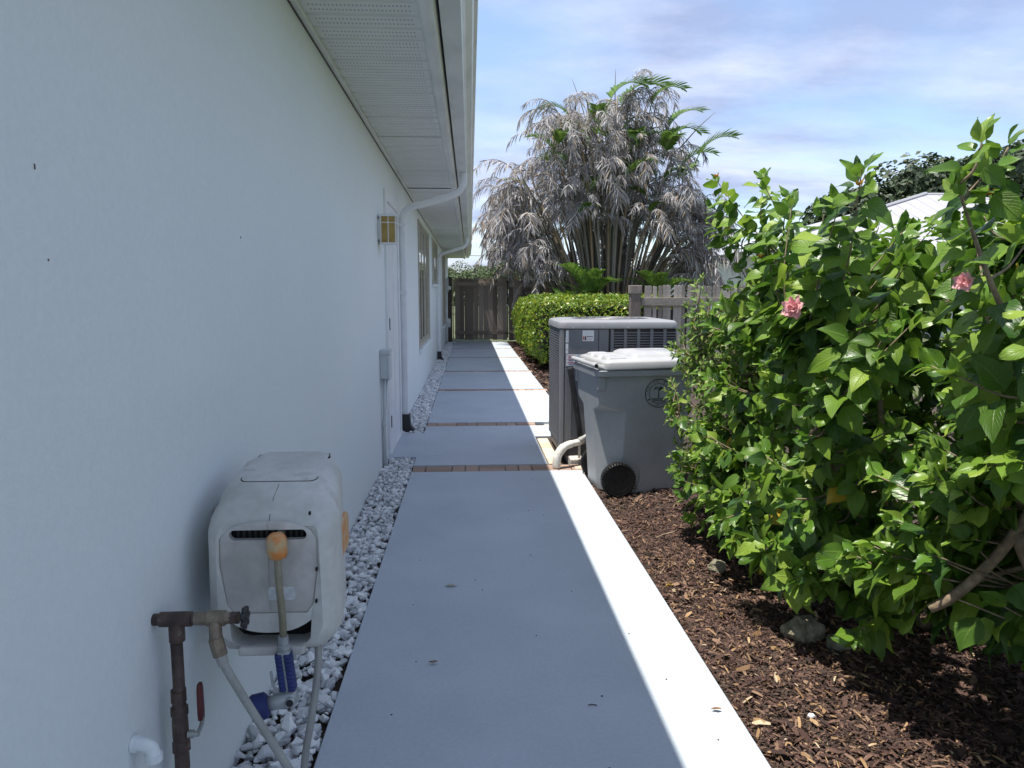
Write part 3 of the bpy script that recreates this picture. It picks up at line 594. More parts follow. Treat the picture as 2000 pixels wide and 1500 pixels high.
# hatch lid with finger pull
ld = MB()
lid_pts = lambda e: [(-0.49 + a - 0.006, yf + 0.245 + c) for a, c in rect_round(0.096 - e, 0.105 - e, 0.018, 4)]
def lz(y):
    d = y - yf; xs_ = [s_[0] for s_ in ST_]; zs_ = [s_[3] for s_ in ST_]; return float(np.interp(d, xs_, zs_)) - 0.0015
top = [(x, y, lz(y) + 0.0055) for x, y in lid_pts(0.005)]; bot = [(x, y, lz(y) - 0.03) for x, y in lid_pts(0)]; mid = [(x, y, lz(y) + 0.0025) for x, y in lid_pts(0)]
ld.loft([bot, mid, top]); lo_ = ld.obj('lid', m_reel, reel)
cut(lo_, [tmp(MB().prism([(-0.496 + a, yf + 0.185 + c) for a, c in rect_round(0.036, 0.011, 0.0105, 4)], 'z', 0.868, 0.9))]); smooth_by_angle(lo_, 30)
MB().prism([(-0.496 + a, yf + 0.155 + c) for a, c in rect_round(0.05, 0.010, 0.005, 3)], 'z', 0.855, lz(yf + .15) + 0.006).obj('lid_tab', m_reel, lo_, bevel=0.002)
MB().loft([[(x, y, lz(y) + h) for x, y in lid_pts(-0.0022)] for h in (-0.03, 0.0025)]).obj('lid_seam', m_dark, reel)
m_label = mat('faded_sticker', (0.50, 0.53, 0.55), (0.62, 0.65, 0.66), rough=0.5, scale=90, lo=0.4, hi=0.6)
MB().prism(rect_round(0.032, 0.017, 0.007, 3, -0.462, 0.628), 'y', yf + 0.0045, yf + 0.0053).obj('sticker', m_label, reel)
sd2 = MB(); sd2.prism([(yf + 0.235 + a, 0.70 + c) for a, c in rect_round(0.06, 0.05, 0.02, 4)], 'x', -0.37, -0.3448); sd2.obj('side_badge', m_orange, reel, bevel=0.004)
scw = MB()
for (x, y, z) in ((-0.392, yf + 0.021, 0.823), (-0.372, yf + 0.014, 0.77), (-0.375, yf - 0.001, 0.69), (-0.378, yf - 0.002, 0.61), (-0.60, yf + 0.11, 0.85)):
    scw.box(x - 0.0022, x + 0.0022, y - 0.004, y + 0.004, z - 0.004, z + 0.004)
stuff(scw.obj('screw_holes', m_dark, reel))
MB().box(-0.70, -0.655, 1.99, 2.09, 0.55, 0.78).obj('wall_bracket', m_reel2, reel, bevel=0.012)
MB().box(-0.656, -0.58, 2.0, 2.08, 0.58, 0.76).obj('pivot', m_reel2, reel, bevel=0.01)
MB().box(-0.57, -0.41, yf - 0.008, yf + 0.03, 0.474, 0.497).obj('carry_bar', m_reel2, reel, bevel=0.006)
# orange stopper, hose end
stp = MB(); xs = -0.462; ysn = yf - 0.022
stp.lathe([(0, 0.004), (0.014, 0.002), (0.0225, -0.006), (0.0245, -0.014), (0.0245, -0.044), (0.021, -0.056), (0.013, -0.060), (0, -0.060)], (xs, ysn, 0.785), 'z', 8)
so = stp.obj('hose_stopper', m_orange, reel); smooth_by_angle(so, 50)
MB().tube([(xs, ysn, 0.776), (xs, yf + 0.06, 0.775)], 0.009, 10).obj('hose_feed', m_hose2, reel, smooth=True)
MB().tube(bez((xs, ysn, 0.735), (xs + 0.002, ysn - 0.001, 0.66), (xs + 0.007, ysn - 0.003, 0.58), (xs + 0.008, ysn - 0.004, 0.515), n=8), 0.0088, 12).obj('hose_end', m_hose2, reel, smooth=True)

# spray nozzle hanging from the hose end
m_blue = mat('blue_rubber', (0.012, 0.022, 0.11), (0.02, 0.035, 0.16), rough=0.55, scale=20)
m_silver = mat('silver_plastic', (0.30, 0.32, 0.33), (0.42, 0.44, 0.45), rough=0.4, scale=14, metal=0.3)
nz = thing('spray_nozzle', (-0.454, 1.72, 0.37), 'blue and silver pistol spray nozzle hanging from the hose end', 'hose nozzle')
xn, yn = -0.454, 1.728
nb = MB(); nb.lathe([(0.0105, 0.0), (0.0125, 0.0), (0.0125, -0.02), (0.0165, -0.022), (0.0165, -0.03), (0.0145, -0.032), (0.0145, -0.04)], (xn, yn, 0.535), 'z', 14); o = nb.obj('coupler', m_silver, nz); smooth_by_angle(o)
gh = MB(); gh.loft([[(xn + 0.001 * i + a, yn + b_, 0.499 - 0.0125 * i) for a, b_ in rect_round(0.0165 - 0.0006 * abs(i - 2), 0.014, 0.007, 3)] for i in range(9)]); gh.obj('handle', m_silver, nz, smooth=True)
gg = MB()
for sgn in (-1, 1):
    for i in range(9):
        z = 0.488 - 0.0103 * i; gg.loft([[(xn + 0.001 * i + sgn * 0.0105 + a, yn - 0.003 + b_, z + h) for a, b_ in rect_round(0.0085 * q, 0.015 * q, 0.004, 2)] for h, q in ((0.0055, 0.9), (0.003, 1), (-0.0042, 1), (-0.0055, 0.9))])
stuff(gg.obj('grip_ribs', m_blue, nz, smooth=True))
dirn = Vector((-0.90, -0.20, -0.18)).normalized(); c0 = Vector((xn + 0.012, yn, 0.378))
bd = MB(); bd.tube([c0 - dirn * 0.018, c0, c0 + dirn * 0.03, c0 + dirn * 0.058], [0.015, 0.021, 0.0185, 0.017], 14); bd.obj('body', m_silver, nz, smooth=True)
bz = MB(); bz.tube([c0 + dirn * 0.052, c0 + dirn * 0.058, c0 + dirn * 0.085, c0 + dirn * 0.092], [0.024, 0.031, 0.033, 0.030], 16); o = bz.obj('spray_head', m_blue, nz); smooth_by_angle(o)
MB().lathe([(0, -0.006), (0.012, -0.006), (0.0125, 0), (0.008, 0.002), (0, 0.001)], (c0.x + 0.004, c0.y - 0.021, c0.z), 'y', 14).obj('trigger_pivot', m_silver, nz, smooth=True)
MB().lathe([(0, -0.0018), (0.0088, -0.0018), (0.0088, 0.0)], (c0.x + 0.004, c0.y - 0.0262, c0.z), 'y', 14).obj('pivot_hole', m_black, nz)
MB().tube(bez((xn + 0.008, yn - 0.012, 0.40), (xn - 0.022, yn - 0.012, 0.41), (xn - 0.03, yn - 0.01, 0.45), n=4), 0.003, 6).obj('trigger', m_silver, nz, smooth=True)

# utility boxes at the far end of the wall
mbx = thing('meter_box', (-0.70, 20.95, 0), 'pale utility box with a pipe at the far end of the wall by the gate', 'utility box')
MB().box(-0.699, -0.60, 20.85, 21.1, 1.42, 1.80).obj('box', m_elec, mbx, bevel=0.006)
MB().tube([(-0.65, 20.95, 1.42), (-0.65, 20.95, -0.03)], 0.022, 8).obj('pipe', m_white, mbx, smooth=True)
MB().box(-0.60, -0.53, 20.9, 21.05, 1.48, 1.58).obj('outlet_cover', m_white, mbx, bevel=0.006)
MB().lathe([(0, -0.12), (0.05, -0.12), (0.055, 0.1), (0.02, 0.13), (0, 0.13)], (-0.60, 21.0, 0.55), 'z', 12).obj('canister', m_white, mbx, smooth=True)
for nm, lb, x, y, z, h in (('leaf', 'pale curled dead leaf lying in the middle of the walkway', -0.10, 3.33, 0.004, 1), ('leaf', 'dark brown shrivelled leaf on the nearest walkway slab', -0.146, 2.6, 0.006, 0), ('leaf', 'brown dry leaf on the sunlit edge of the near slab', 0.79, 2.235, 0.006, 0), ('twig', 'tiny dark twig on the near slab close to the sunlit strip', 0.393, 2.29, 0.003, 2)):
    mb = MB(); r = random.Random(int(y * 100))
    if h == 2: mb.tube([(x - 0.012, y, z), (x, y + 0.003, z + 0.001), (x + 0.016, y - 0.002, z)], 0.0018, 5); o = mb.obj('fallen_twig', m_darkmetal)
    else:
        n = 6; s_ = 0.055 if h else 0.032
        A = [(x + s_ * (i / n - .5), y + (0.22 * s_ if True else 0) * math.sin(math.pi * (i + .3) / (n + .6)) * r.uniform(.6, 1.3), z + r.uniform(0, .006)) for i in range(n + 1)]
        B2 = [(p[0] + 0.004, y - 0.25 * s_ * math.sin(math.pi * (i + .3) / (n + .6)) * r.uniform(.6, 1.3), z + r.uniform(0, .007)) for i, p in enumerate(A)]
        mb.add(A + B2, [(i, i + 1, n + 2 + i, n + 1 + i) for i in range(n)])
        m_ = mat('pale_dead_leaf', (0.33, 0.32, 0.22), (0.42, 0.40, 0.30), scale=40) if h else mat('brown_dead_leaf', (0.09, 0.04, 0.018), (0.25, 0.13, 0.05), scale=50)
        o = mb.obj('fallen_leaf', m_)
        sm = o.modifiers.new('s', 'SOLIDIFY'); sm.thickness = 0.0008
    tag(o, lb, 'twig' if h == 2 else 'leaf')

# ------------------------------------------------------------------ air conditioner
m_ac = mat('grey_ac_metal', (0.155, 0.158, 0.168), (0.185, 0.188, 0.198), rough=0.45, scale=3, fine=0.04, fscale=60)
m_acl = mat('light_grey_ac_top', (0.22, 0.225, 0.235), (0.27, 0.275, 0.285), rough=0.45, scale=4)
m_print = mat('white_label', (0.68, 0.69, 0.69), (0.76, 0.76, 0.76), rough=0.4, scale=20)
m_red = mat('red_ink', (0.45, 0.06, 0.05), (0.5, 0.1, 0.08), rough=0.5)
m_ink = mat('black_ink', (0.02, 0.02, 0.022), rough=0.5)
ac = thing('air_conditioner', (1.14, 6.4, 0), 'tall grey air conditioner unit standing behind the wheeled bin', 'air conditioner')
AX0, AX1, AY0, AY1 = 0.725, 1.68, 5.96, 6.82; ACX, ACY = (AX0 + AX1) / 2, (AY0 + AY1) / 2; hx, hy = (AX1 - AX0) / 2, (AY1 - AY0) / 2
pad = MB(); pad.prism(rect(0.80, 1.66, 5.83, 6.95), 'z', -0.12, 0.03); tag(pad.obj('equipment_pad', m_conc, bevel=0.01), 'pale concrete pad under the air conditioner', 'pad')
MB().prism(rect_round(hx - 0.012, hy - 0.012, 0.06, 4, ACX, ACY), 'z', 0.031, 0.115).obj('base_pan', m_black, ac)
MB().prism(rect_round(hx - 0.03, hy - 0.03, 0.06, 4, ACX, ACY), 'z', 0.10, 1.05).obj('coil', m_dark, ac)
# corner posts, front control panel
MB().prism([(AX0, AY0 + 0.09), (AX0, AY0 + 0.03), (AX0 + 0.012, AY0 + 0.008), (AX0 + 0.03, AY0), (AX0 + 0.036, AY0 + 0.006), (AX0 + 0.012, AY0 + 0.04), (AX0 + 0.012, AY0 + 0.09)], 'z', 0.10, 1.07).obj('corner_post', m_ac, ac)
MB().box(AX0 + 0.04, AX0 + 0.31, AY0, AY0 + 0.02, 0.76, 1.07).obj('control_panel', m_ac, ac, bevel=0.004)
MB().prism([(AX0 + 0.04, AY0 + 0.0), (AX0 + 0.095, AY0 + 0.0), (AX0 + 0.10, AY0 + 0.02), (AX0 + 0.30, AY0 + 0.03), (AX0 + 0.31, AY0 + 0.05), (AX0 + 0.04, AY0 + 0.05)], 'z', 0.10, 0.757).obj('service_panel', m_ac, ac, bevel=0.003)
MB().box(AX0 + 0.313, AX0 + 0.395, AY0 + 0.002, AY0 + 0.02, 0.10, 1.07).obj('divider', m_ac, ac, bevel=0.003)
MB().box(AX0 + 0.398, AX1 - 0.01, AY0 + 0.012, AY0 + 0.02, 0.10, 1.07).obj('front_backing', m_black, ac)
lv = []
xg0 = AX0 + 0.41
for c in range(5):
    xa = xg0 + c * 0.108
    MB().box(xa, xa + 0.026, AY0 - 0.001, AY0 + 0.011, 0.10, 1.07).obj('louvre_bar', m_ac, ac, bevel=0.002)
    for k in range(44):
        if 0.115 + k * 0.0215 < 0.60: continue
        if c == 0 and k == 0: pass
        me_ = bpy.data.meshes.get('louvre')
        if me_ is None:
            me_ = MB().prism([(0.011, -0.006), (0.0, 0.0), (0.0, 0.006), (0.004, 0.0075), (0.011, 0.001)], 'x', 0.0, 0.082).mesh('louvre'); me_.name = 'louvre'; me_.materials.append(m_ac)
        o = bpy.data.objects.new('louvre', me_); COL.objects.link(o); o.location = (xa + 0.026, AY0, 0.115 + k * 0.0215); put(o, ac)
lw = MB()
for c in range(5):
    for k in range(23): lw.prism([(AY0 + 0.011, 0.109 + k * 0.0215), (AY0, 0.115 + k * 0.0215), (AY0, 0.121 + k * 0.0215), (AY0 + 0.011, 0.116 + k * 0.0215)], 'x', xg0 + c * 0.108 + 0.026, xg0 + (c + 1) * 0.108)
stuff(lw.obj('lower_louvres', m_ac, ac))
# left side grille of fine slats
sg = MB()
for k in range(46): sg.prism([(AX0 + 0.012, 0.118 + k * 0.0207), (AX0 - 0.004, 0.124 + k * 0.0207), (AX0 - 0.004, 0.130 + k * 0.0207), (AX0 + 0.012, 0.127 + k * 0.0207)], 'y', AY0 + 0.09, AY1 - 0.06)
for q in range(9): sg.box(AX0 - 0.005, AX0 + 0.012, AY0 + 0.09 + q * 0.085, AY0 + 0.102 + q * 0.085, 0.10, 1.07)
sg.box(AX1 - 0.012, AX1 + 0.0, AY0 + 0.02, AY1 - 0.02, 0.1, 1.07).box(AX0 + 0.03, AX1 - 0.03, AY1 - 0.012, AY1, 0.1, 1.07)
stuff(sg.obj('side_grille', m_ac, ac))
# top cap: rounded slab with a fan opening
cp = MB(); cp.loft([[(x, y, z) for x, y in rect_round(hx + e, hy + e, 0.07, 5, ACX, ACY)] for e, z in ((0.006, 1.073), (0.012, 1.078), (0.012, 1.112), (0.006, 1.126), (-0.012, 1.138), (-0.07, 1.146))])
cpo = cp.obj('top_cap', m_acl, ac); cut(cpo, [tmp(MB().lathe([(0, -0.2), (0.335, -0.2), (0.335, 0.2), (0, 0.2)], (ACX, ACY, 1.1), 'z', 40))]); smooth_by_angle(cpo, 30)
gd = MB()
for r in (0.06, 0.12, 0.18, 0.24, 0.30): gd.lathe([(r - 0.003, 0), (r, 0.004), (r + 0.003, 0), (r, -0.004), (r - 0.003, 0)], (ACX, ACY, 1.147), 'z', 32)
for q in range(8): gd.tube([(ACX, ACY, 1.142), (ACX + 0.345 * math.cos(q * .785), ACY + 0.345 * math.sin(q * .785), 1.142)], 0.0035, 5)
stuff(gd.obj('fan_guard', m_ac, ac))
fb = MB()
for q in range(4):
    a = q * 1.571; fb.add([(ACX + r * math.cos(a + t), ACY + r * math.sin(a + t), 1.02 + z) for r, t, z in ((.06, 0, 0), (.31, -.1, 0.02), (.31, .6, -.03), (.06, .7, -.03))], [(0, 1, 2, 3)])
fo2 = fb.obj('fan', m_black, ac); fo2.modifiers.new('s', 'SOLIDIFY').thickness = 0.003
sc2 = MB()
for x in (AX0 + 0.10, AX0 + 0.345, AX0 + 0.55): sc2.lathe([(0, -0.006), (0.006, -0.005), (0.006, 0)], (x, AY0 - 0.0125, 1.083), 'y', 8)
stuff(sc2.obj('cap_screws', m_steel, ac))
def lbl(x0, x1, z0, z1, bars, nm='label', y=AY0):
    o = MB().box(x0, x1, y - 0.0015, y - 0.0003, z0, z1).obj(nm, m_print, ac)
    for (a, b_, c, d, mm) in bars:
        MB().box(x0 + (x1 - x0) * a, x0 + (x1 - x0) * b_, y - 0.0022, y - 0.0016, z0 + (z1 - z0) * c, z0 + (z1 - z0) * d).obj('print', mm, o)
lbl(0.905, 0.998, 0.975, 1.062, [(0.05, 0.16, 0.1, 0.45, m_red), (0.2, 0.32, 0.08, 0.46, m_ink), (0.36, 0.9, 0.40, 0.46, m_ink), (0.36, 0.9, 0.27, 0.29, m_red), (0.36, 0.85, 0.15, 0.17, m_red)])
lbl(AX0 + 0.045, AX0 + 0.068, 0.965, 1.06, [(0.2, 0.8, 0.2, 0.22, m_ink)])
lbl(AX0 + 0.045, AX0 + 0.065, 0.875, 0.955, [(0.2, 0.8, 0.4, 0.44, m_ink)])
lbl(AX0 + 0.05, AX0 + 0.21, 0.775, 0.868, [(0.05, 0.4, 0.84, 0.9, m_red), (0.05, 0.4, 0.55, 0.62, m_red), (0.05, 0.4, 0.25, 0.32, m_red), (0.12, 0.34, 0.70, 0.76, m_ink), (0.12, 0.34, 0.42, 0.47, m_ink), (0.14, 0.34, 0.12, 0.17, m_ink), (0.44, 0.6, 0.38, 0.5, m_ink), (0.66, 0.95, 0.32, 0.37, m_ink)])
# lines: black insulated pipe, grey whip, white wrapped pipe to the ground
m_foam = mat('black_foam', (0.012, 0.012, 0.013), (0.03, 0.03, 0.032), rough=0.9, scale=20)
m_wrap = mat('white_wrap', (0.60, 0.56, 0.49), (0.72, 0.69, 0.62), rough=0.6, scale=22, bump=0.4, bscale=60, bdist=0.006)
MB().tube(bez((0.80, 5.935, 0.765), (0.825, 5.93, 0.62), (0.862, 5.925, 0.40), (0.885, 5.925, 0.24), (0.895, 5.95, 0.16), n=8), 0.022, 12).obj('insulated_pipe', m_foam, ac, smooth=True)
MB().tube(bez((0.985, 5.955, 0.74), (1.0, 5.90, 0.55), (0.985, 5.85, 0.38), (0.93, 5.80, 0.245), (0.86, 5.775, 0.19), n=8), [0.011] * 24 + [0.012, 0.014, 0.016, 0.018, 0.020, 0.022, 0.024, 0.026, 0.027], 10).obj('conduit_whip', m_hose, ac, smooth=True)
MB().tube(bez((0.905, 5.795, 0.215), (0.86, 5.775, 0.185), (0.79, 5.74, 0.175), (0.725, 5.705, 0.155), (0.680, 5.68, 0.10), (0.668, 5.672, 0.04), (0.668, 5.67, 0.0), n=8), [0.014, 0.016, 0.018, 0.02, 0.021, 0.022, 0.023, 0.024] * 1 + [0.026] * 8 + [0.030] * 8 + [0.034] * 8 + [0.033] * 8 + [0.032] * 8 + [0.03], 14).obj('wrapped_pipe', m_wrap, ac, smooth=True)
MB().tube([(0.90, 5.96, 0.17), (0.90, 5.84, 0.17), (0.82, 5.80, 0.17)], [0.016] * 3, 10).obj('service_valve', m_brass, ac)
MB().box(0.866, 0.886, 5.87, 5.878, 0.03, 0.14).obj('bracket', m_steel, ac, bevel=0.002)

# ------------------------------------------------------------------ wheeled bin
m_bin = mat('grey_bin_plastic', (0.25, 0.26, 0.27), (0.295, 0.305, 0.315), rough=0.48, scale=5, fine=0.03, fscale=50, bump=0.03, bscale=120)
m_binl = mat('light_bin_lid', (0.33, 0.335, 0.34), (0.40, 0.40, 0.405), rough=0.42, scale=6, fine=0.03)
bn = thing('wheeled_bin', (1.16, 5.26, -0.03), 'grey two wheeled rubbish bin with a pale lid and round seal on its side', 'wheeled bin')
def bin_ring(z, x0, x1, y0, y1, c, r=0.03):
    """outline with both rear (left) corners cut back by c"""
    cx_, cy_ = c
    P = [(x1 - r, y0), (x0 + cx_, y0), (x0, y0 + cy_), (x0, y1 - cy_), (x0 + cx_, y1), (x1 - r, y1), (x1 - r * .3, y1 - r * .3), (x1, y1 - r), (x1, y0 + r), (x1 - r * .3, y0 + r * .3)]
    return [(x, y, z) for x, y in P]
rr = []
def lerp(a, b_, t): return a + (b_ - a) * t
def dims(z):
    t = z / 0.86
    return lerp(0.875, 0.820, t), lerp(1.425, 1.52, t), lerp(4.985, 4.955, t), lerp(5.53, 5.57, t)
for z, c in ((0.0, (0.11, 0.15)), (0.03, (0.115, 0.155)), (0.30, (0.155, 0.16)), (0.585, (0.185, 0.155)), (0.625, (0.045, 0.025)), (0.64, (0.035, 0.02)), (0.80, (0.035, 0.02)), (0.86, (0.03, 0.02))):
    x0, x1, y0, y1 = dims(z); rr.append(bin_ring(z - 0.03, x0, x1, y0, y1, c))
bo = MB().loft(rr).obj('body', m_bin, bn, bevel=0.008)
x0, x1, y0, y1 = dims(0.86)
rim = MB(); rim.loft([[(x, y, z) for x, y in rect_round((x1 - x0) / 2 + e, (y1 - y0) / 2 + e, 0.04, 3, (x0 + x1) / 2, (y0 + y1) / 2)] for e, z in ((0.004, 0.795), (0.022, 0.80), (0.024, 0.835), (0.010, 0.845))]); o = rim.obj('rim', m_bin, bn); smooth_by_angle(o, 40)
MB().box(x0 - 0.002, x0 + 0.06, y0 - 0.006, y0 + 0.05, 0.70, 0.80).box(x0 - 0.002, x0 + 0.06, y1 - 0.05, y1 + 0.006, 0.70, 0.80).obj('handle_mount', m_bin, bn, bevel=0.01)
# lid: stepped, crowned, with ridges
ld = MB(); lx0, lx1, ly0, ly1 = x0 + 0.03, x1 + 0.035, y0 - 0.03, y1 + 0.03; cx_, cy_ = (lx0 + lx1) / 2, (ly0 + ly1) / 2; hx_, hy_ = (lx1 - lx0) / 2, (ly1 - ly0) / 2
ld.loft([[(x, y, z + 0.012 * (x - lx0) / (lx1 - lx0)) for x, y in rect_round(hx_ - e, hy_ - e, max(0.05 - e * .3, 0.02), 4, cx_, cy_)] for e, z in ((0.006, 0.842), (0.0, 0.848), (0.0, 0.885), (0.008, 0.898), (0.03, 0.905), (0.06, 0.912))])
lid = ld.obj('lid', m_binl, bn); smooth_by_angle(lid, 40)
ld2 = MB(); ld2.loft([[(x, y, z) for x, y in rect_round(a, b_, 0.04, 4, cx_ + 0.10, cy_)] for a, b_, z in ((0.24, 0.25, 0.903), (0.215, 0.23, 0.936), (0.19, 0.20, 0.948), (0.14, 0.15, 0.954))]); o = ld2.obj('lid_crown', m_binl, lid); smooth_by_angle(o, 35)
for q in range(3):
    ld3 = MB(); ya = ly0 + 0.06 + q * 0.20
    ld3.loft([[(x, y, z) for x, y in rect_round(0.085 - e, 0.075 - e, 0.025, 3, lx0 + 0.11, ya + 0.06)] for e, z in ((0, 0.900), (0.014, 0.922), (0.03, 0.926))]); o = ld3.obj('lid_ridge', m_binl, lid); smooth_by_angle(o, 35)
ld4 = MB(); ld4.box(cx_ + 0.0, cx_ + 0.2, cy_ - 0.05, cy_ + 0.08, 0.9535, 0.9565); ld4.obj('lid_plate', m_bin, lid, bevel=0.002)
hb = MB(); hb.tube([(x0 - 0.018, y0 - 0.02, 0.872), (x0 - 0.018, y1 + 0.02, 0.872)], 0.0155, 12)
for y in (y0 + 0.0, y1 - 0.0): hb.tube([(x0 - 0.018, y, 0.872), (x0 + 0.02, y, 0.86), (x0 + 0.07, y, 0.845)], [0.014, 0.018, 0.02], 8)
for y in (y0 + 0.15, y1 - 0.15): hb.tube([(x0 - 0.018, y, 0.872), (x0 + 0.05, y, 0.87)], [0.012, 0.012], 8)
hd = hb.obj('handle', m_binl, bn); smooth_by_angle(hd, 40)
MB().lathe([(0, -0.003), (0.0125, -0.003), (0.0125, 0)], (x0 - 0.018, y0 - 0.0205, 0.872), 'y', 14).obj('handle_bore', m_black, hd)
# wheel arch lips and wheels
for sgn, yb_ in ((1, 4.985), (-1, 5.545)):
    al = MB(); pts = []
    for q in range(13):
        a = R(-38 + 150 * q / 12); pts.append((0.985 + 0.155 * math.cos(a), yb_ - sgn * 0.006 + sgn * 0.012 * (q / 12), 0.10 + 0.165 * math.sin(a)))
    pts = pts[:10]; al.tube(pts, 0.007, 6); al.obj('wheel_arch', m_bin, bo, smooth=True)
m_tyre = mat('black_tyre', (0.009, 0.009, 0.010), (0.018, 0.018, 0.018), rough=0.55, scale=30, fine=0.1, spec=0.25)
for yw, sgn in ((4.955, -1), (5.505, 1)):
    xw, zw, rw = 0.972, 0.082, 0.118
    wt = MB(); wt.lathe([(rw - 0.028, -0.03), (rw - 0.008, -0.032), (rw, -0.022), (rw + 0.001, 0.022), (rw - 0.008, 0.032), (rw - 0.028, 0.03)], (xw, yw, zw), 'y', 40)
    wh = wt.obj('wheel', m_tyre, bn); smooth_by_angle(wh, 40)
    tr = MB()
    for k in range(36):
        a = 2 * math.pi * k / 36; ca, sa = math.cos(a), math.sin(a)
        def PT(r, h, t): return (xw + r * ca - t * sa, yw + h, zw + r * sa + t * ca)
        tr.add([PT(r, h, t) for r in (rw - 0.004, rw + 0.0045) for h, t in ((-0.031, -0.0045), (-0.031, 0.0045), (0.0, 0.0045), (0.0, -0.0045))], [(0, 1, 2, 3), (7, 6, 5, 4), (0, 4, 5, 1), (1, 5, 6, 2), (2, 6, 7, 3), (3, 7, 4, 0)])
    stuff(tr.obj('tread_lugs', m_tyre, wh))
    ri = MB(); ri.lathe([(rw - 0.03, -0.012), (rw - 0.028, -0.029), (rw - 0.034, -0.031), (rw - 0.040, -0.027), (rw - 0.042, -0.012), (0.022, -0.010), (0.020, -0.026), (0.0, -0.028), (0, 0.02), (rw - 0.03, 0.02)], (xw, yw, zw), 'y', 32)
    o = ri.obj('rim', m_tyre, wh); m_spoke = mat('lightened_black_plastic', (0.03, 0.03, 0.032), (0.05, 0.05, 0.052), rough=0.5, scale=30); smooth_by_angle(o, 30)  # spokes painted a lighter black so they show on the dark wheel
    for k in range(7):
        a = 2 * math.pi * k / 7 + 0.3; ca, sa = math.cos(a), math.sin(a)
        MB().add([(xw + r * ca - t * sa, yw + h, zw + r * sa + t * ca) for r, t, h in ((0.018, -.006, -.01), (0.018, .006, -.01), (0.018, .004, -.024), (0.018, -.004, -.024), (rw - .036, -.006, -.01), (rw - .036, .006, -.01), (rw - .036, .004, -.024), (rw - .036, -.004, -.024))],
                 [(0, 1, 2, 3), (4, 5, 6, 7), (0, 1, 5, 4), (1, 2, 6, 5), (2, 3, 7, 6), (3, 0, 4, 7)]).obj('spoke', m_spoke, wh)
MB().tube([(0.972, 4.96, 0.082), (0.972, 5.50, 0.082)], 0.010, 8).obj('axle', m_steel, bn)
# round printed seal on the near side
ex, ez = 1.255, 0.675
def yside(z): t = (z + 0.03) / 0.86; return lerp(4.985, 4.955, t)
def flat(mb, nm, par):
    """thin print: build in the x-z plane, lay it on the sloping side"""
    mb.v = [(x, yside(z) + y, z) for x, y, z in mb.v]; return mb.obj(nm, m_ink, par)
def ring2(r0, r1, nm, par, cx_=ex, cz_=ez, n=40, yy=-0.0012):
    mb = MB(); mb.add([(cx_ + r * math.cos(2 * math.pi * k / n), yy, cz_ + r * math.sin(2 * math.pi * k / n)) for r in (r0, r1) for k in range(n)], [(k, (k + 1) % n, n + (k + 1) % n, n + k) for k in range(n)]); return flat(mb, nm, par)
seal = ring2(0.094, 0.100, 'seal', bn); ring2(0.066, 0.070, 'seal_ring', seal)
mb = MB(); mb.lathe([(0, -0.0012), (0.007, -0.0012)], (ex + 0.081 * math.cos(R(212)), 0, ez + 0.081 * math.sin(R(212))), 'y', 12); flat(mb, 'seal_dot', seal)
mb = MB(); mb.lathe([(0, -0.0012), (0.007, -0.0012)], (ex + 0.081 * math.cos(R(-32)), 0, ez + 0.081 * math.sin(R(-32))), 'y', 12); flat(mb, 'seal_dot', seal)
def letters(txt, a0, a1, flip=False):
    for i, ch in enumerate(txt):
        if ch == ' ': continue
        a = R(a0 + (a1 - a0) * i / (len(txt) - 1))
        cu = bpy.data.curves.new('letter', 'FONT'); cu.body = ch; cu.size = 0.024; cu.align_x = 'CENTER'; cu.align_y = 'CENTER'
        to = bpy.data.objects.new('letter', cu); COL.objects.link(to)
        me = bpy.data.meshes.new_from_object(to.evaluated_get(bpy.context.evaluated_depsgraph_get())); bpy.data.objects.remove(to)
        rot = a - math.pi / 2 if not flip else a + math.pi / 2
        px_, pz_ = ex + 0.082 * math.cos(a), ez + 0.082 * math.sin(a)
        for v in me.vertices:
            x, y = v.co.x, v.co.y; X, Z = px_ + x * math.cos(rot) - y * math.sin(rot), pz_ + x * math.sin(rot) + y * math.cos(rot); v.co = (X, yside(Z) - 0.0012, Z)
        o = link('letter', me, m_ink, seal)
letters('INDIAN RIVER', 184, -4); letters('FLORIDA', 232, 308, True)
# figure inside: simple branching tree and water lines
mb = MB()
mb.add([(ex - .006, -.0012, ez - .03), (ex + .004, -.0012, ez - .03), (ex + .002, -.0012, ez + .02), (ex - .003, -.0012, ez + .02)], [(0, 1, 2, 3)])
for q in range(7):
    a = R(20 + q * 23); 
    tip = (ex + 0.045 * math.cos(a), ez + 0.012 + 0.034 * math.sin(a)); mx_ = (ex + 0.028 * math.cos(a), ez + 0.030 + 0.018 * math.sin(a))
    mb.add([(ex - .002, -.0012, ez + .014), (mx_[0] - .003, -.0012, mx_[1] + .006), (tip[0], -.0012, tip[1] - .008), (mx_[0] + .002, -.0012, mx_[1] - .004)], [(0, 1, 2, 3)])
for q in range(3): mb.add([(ex - .05 + q * .006, -.0012, ez - .034 - q * .008), (ex + .05 - q * .006, -.0012, ez - .034 - q * .008), (ex + .05 - q * .006, -.0012, ez - .038 - q * .008), (ex - .05 + q * .006, -.0012, ez - .038 - q * .008)], [(0, 1, 2, 3)])
flat(mb, 'seal_figure', seal)

bn.rotation_euler = (0, 0, R(6)); bn.location.x += 0.005; bn.location.y += 0.02      # stands slightly askew
